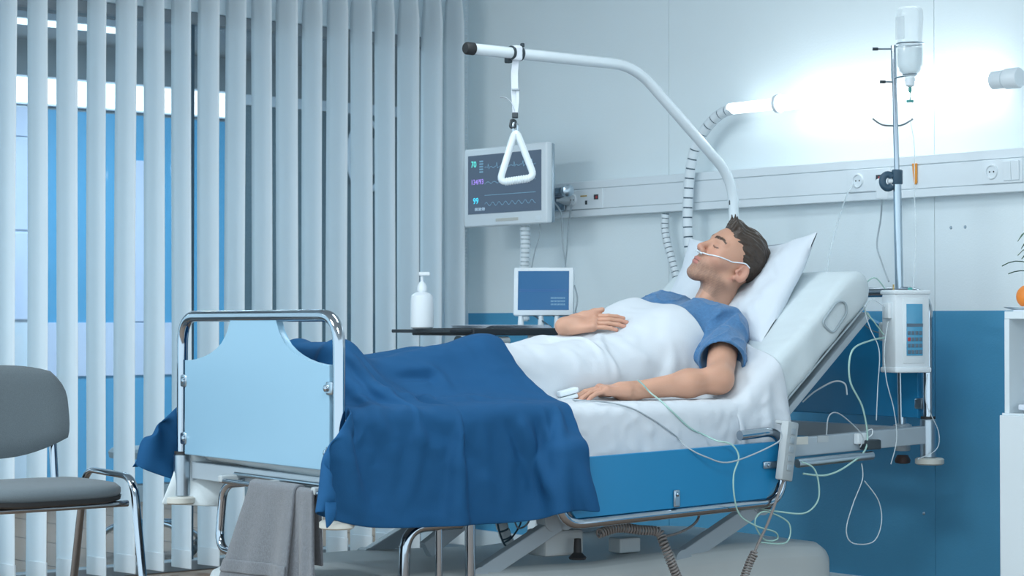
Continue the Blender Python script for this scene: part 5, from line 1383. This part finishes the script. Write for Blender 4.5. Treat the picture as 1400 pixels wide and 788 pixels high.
tw = thing('towel', (.17, -.05, .26), 'grey terry towel hanging over the bar at the bed foot', 'towel', BED)
a_ = part('towel_cloth', MB().grid(towel(.06, .32, -.075, .315, .255, .34, 0.4, .0)), 'towel_grey', tw, 0); add_cloth_mods(a_, .009)
b_ = part('towel_fold', MB().grid(towel(.27, .405, .265, .45, .245, .34, 2.2, -.006)), 'towel_grey', tw, 0); add_cloth_mods(b_, .009)
bd = towel(.06, .32, -.075, .315, .255, .34, 0.4, .007)
c_ = part('woven_border', MB().grid(bd[4:9]), 'towel_grey', tw, 0); add_cloth_mods(c_, .004)

# ---- pulse oximeter on the index finger
tI = tipsN[0]; dI = (fiN - wrN) / np.linalg.norm(fiN - wrN)
ox = thing('pulse_oximeter', V(tI), "white finger clip sensor on the man's left hand", 'sensor', BED)
oc = V(P(776, 539, 'x', .22)); od = V(dI)
ang_o = math.atan2(-od.x, od.y)
OM = Matrix.Rotation(ang_o, 3, 'Z') @ Matrix.Rotation(math.radians(-14), 3, 'X')
part('upper_shell', MB().box(oc + V((0, 0, .006)), (.034, .062, .017), OM, .005), 'white_plastic', ox)
part('lower_shell', MB().box(oc + V((0, 0, -.011)), (.034, .058, .013), OM, .004), 'white_plastic', ox)
bsX = bsP.reshape(-1, 3); bsN = np.cross(np.gradient(bsP, axis=1), np.gradient(bsP, axis=0)).reshape(-1, 3); bsN /= np.linalg.norm(bsN, axis=1, keepdims=True) + 1e-9
bsN *= np.sign(bsN @ NB_((.7, -.2, .7)))[:, None]; bsPix, bsD = px_of(bsX, BED)
def drape(px, py, off=.006):
    e = ((bsPix - NB_((px, py))) ** 2).sum(1); c = np.argsort(e)[:8]; c = c[bsD[c] < bsD[c].min() + .03]
    w_ = 1 / (e[c] + 1); return V((bsX[c] * w_[:, None]).sum(0) / w_.sum() + bsN[c[0]] * off)
lead = [oc + V((.01, .0, -.018))] + [drape(*q_) for q_ in ((812, 553), (830, 554), (850, 557), (868, 563), (885, 571), (900, 580), (915, 591), (926, 600))] + [P(938, 611, 'x', .52), P(965, 625, 'x', .55), P(1000, 632, 'x', .56), P(1062, 606, 'x', .57), P(1068, 590, 'x', .57)]
part('lead', MB().tube(crom(lead), .0022, 6), 'grey_cable', ox)

# ---- loose tubing
def tubing(name, pts, r, m, label, cat='tube'):
    pts = [drape(*q) if len(q) == 2 else P(*q) for q in pts]; return solo(name, MB().tube(crom(pts, 8), r, 8), m, label, cat, BED)
tubing('infusion_line', [(872, 520, 'x', .335), (880, 527, 'x', .340), (890, 538, 'x', .348), (903, 551), (913, 560), (924, 570), (936, 580), (948, 588), (960, 595), (980, 603, 'x', .53), (1000, 608, 'x', .552), (1010, 625, 'x', .56), (1003, 650, 'x', .56), (1004, 680, 'x', .56),
    (1012, 705, 'x', .55), (1035, 720, 'x', .54), (1060, 728, 'x', .53), (1062, 738, 'x', .52), (1045, 738, 'x', .52), (1032, 715, 'x', .53), (1045, 700, 'x', .53), (1078, 715, 'x', .53), (1075, 742, 'x', .53), (1040, 742, 'x', .53)], .0025, 'green_tube', "pale green infusion line running from the man's wrist down past the rail")
tubing('green_tubing', [(1096, 632, 'x', .56), (1112, 640, 'x', .57), (1119, 660, 'x', .57), (1118, 685, 'x', .57), (1100, 702, 'x', .56), (1065, 700, 'x', .54), (1040, 696, 'x', .50)], .0026, 'green_tube', 'pale green tube looping out to the right of the hand control')
tubing('green_tubing', [(1098, 648, 'x', .52), (1130, 650, 'x', .52), (1160, 636, 'x', .52), (1185, 610, 'x', .50), (1180, 560, 'x', .50), (1162, 520, 'x', .50), (1165, 480, 'x', .50), (1190, 466, 'x', .46), (1210, 462, 'x', .44)], .0030, 'green_tube', 'long pale green tube curving from the pump down below the beam')
tubing('clear_tubing', [(1210, 420, 'x', .44), (1192, 410, 'x', .44), (1183, 425, 'x', .44), (1190, 450, 'x', .46), (1202, 480, 'x', .47), (1200, 530, 'x', .48), (1198, 575, 'x', .48)], .0017, 'clear_tube', 'clear tube loop hanging left of the pump front')
tubing('clear_tubing', [(1210, 395, 'x', .44), (1196, 380, 'x', .44), (1182, 392, 'x', .42), (1180, 420, 'x', .42), (1195, 440, 'x', .44), (1208, 458, 'x', .44)], .0022, 'green_tube', 'small pale green loop arching over the top left of the pump')
tubing('clear_tubing', [(1214, 440, 'x', .46), (1209, 480, 'x', .48), (1212, 520, 'x', .50), (1222, 560, 'x', .50), (1226, 600, 'x', .50), (1218, 635, 'x', .50)], .0017, 'clear_tube', 'thin clear tube dropping straight in front of the pole below the pump')
tubing('clear_tubing', [(1268, 512, 'x', .50), (1266, 550, 'x', .50), (1283, 590, 'x', .50), (1280, 615, 'x', .50), (1255, 628, 'x', .50)], .0016, 'clear_tube', 'thin clear tube hanging by the chrome head post right of the pump')
tubing('clear_tubing', [(1097, 550, 'x', .30), (1115, 535, 'x', .32), (1140, 522, 'x', .34), (1155, 525, 'x', .36), (1158, 540, 'x', .36)], .0028, 'clear_tube', 'short clear tube arching in front of the blue headboard')
tubing('clear_tubing', [(1130, 595, 'x', .49), (1133, 570, 'x', .49), (1145, 565, 'x', .49), (1165, 580, 'x', .49), (1180, 598, 'x', .50), (1176, 612, 'x', .50)], .0020, 'grey_cable', 'thin grey lead arching over the side beam near its clip')
tubing('cable_loop', [(1178, 634, 'x', .50), (1179, 656, 'x', .50), (1166, 690, 'x', .50), (1157, 725, 'x', .50), (1166, 743, 'x', .50), (1194, 741, 'x', .50), (1205, 715, 'x', .50), (1201, 685, 'x', .50), (1182, 658, 'x', .50)], .0019, 'clear_tube', 'thin pale cable loop hanging below the bed beam at the right', 'cable')
tubing('dark_cable', [(1172, 425, 'y', 2.14), (1178, 440, 'y', 2.13), (1192, 452, 'y', 2.12), (1206, 456, 'y', 2.1)], .0025, 'dark_cable', 'short dark cable from the mattress end to the pump', 'cable')
bcx = P(1177, 600, 'x', .48)
bcT = thing('tube_clip', V(bcx), 'small white clip holding tubes on the side beam', 'clip', BED)
part('clip_body', MB().box(bcx, (.02, .045, .034), None, .004), 'white_plastic', bcT)
part('clip_loop', MB().tube(crom([bcx + V((.005, .02, .0)), bcx + V((.008, .04, .012)), bcx + V((.005, .042, .028)), bcx + V((0, .022, .022))]), .002, 6), 'white_plastic', bcT)
tick('end')
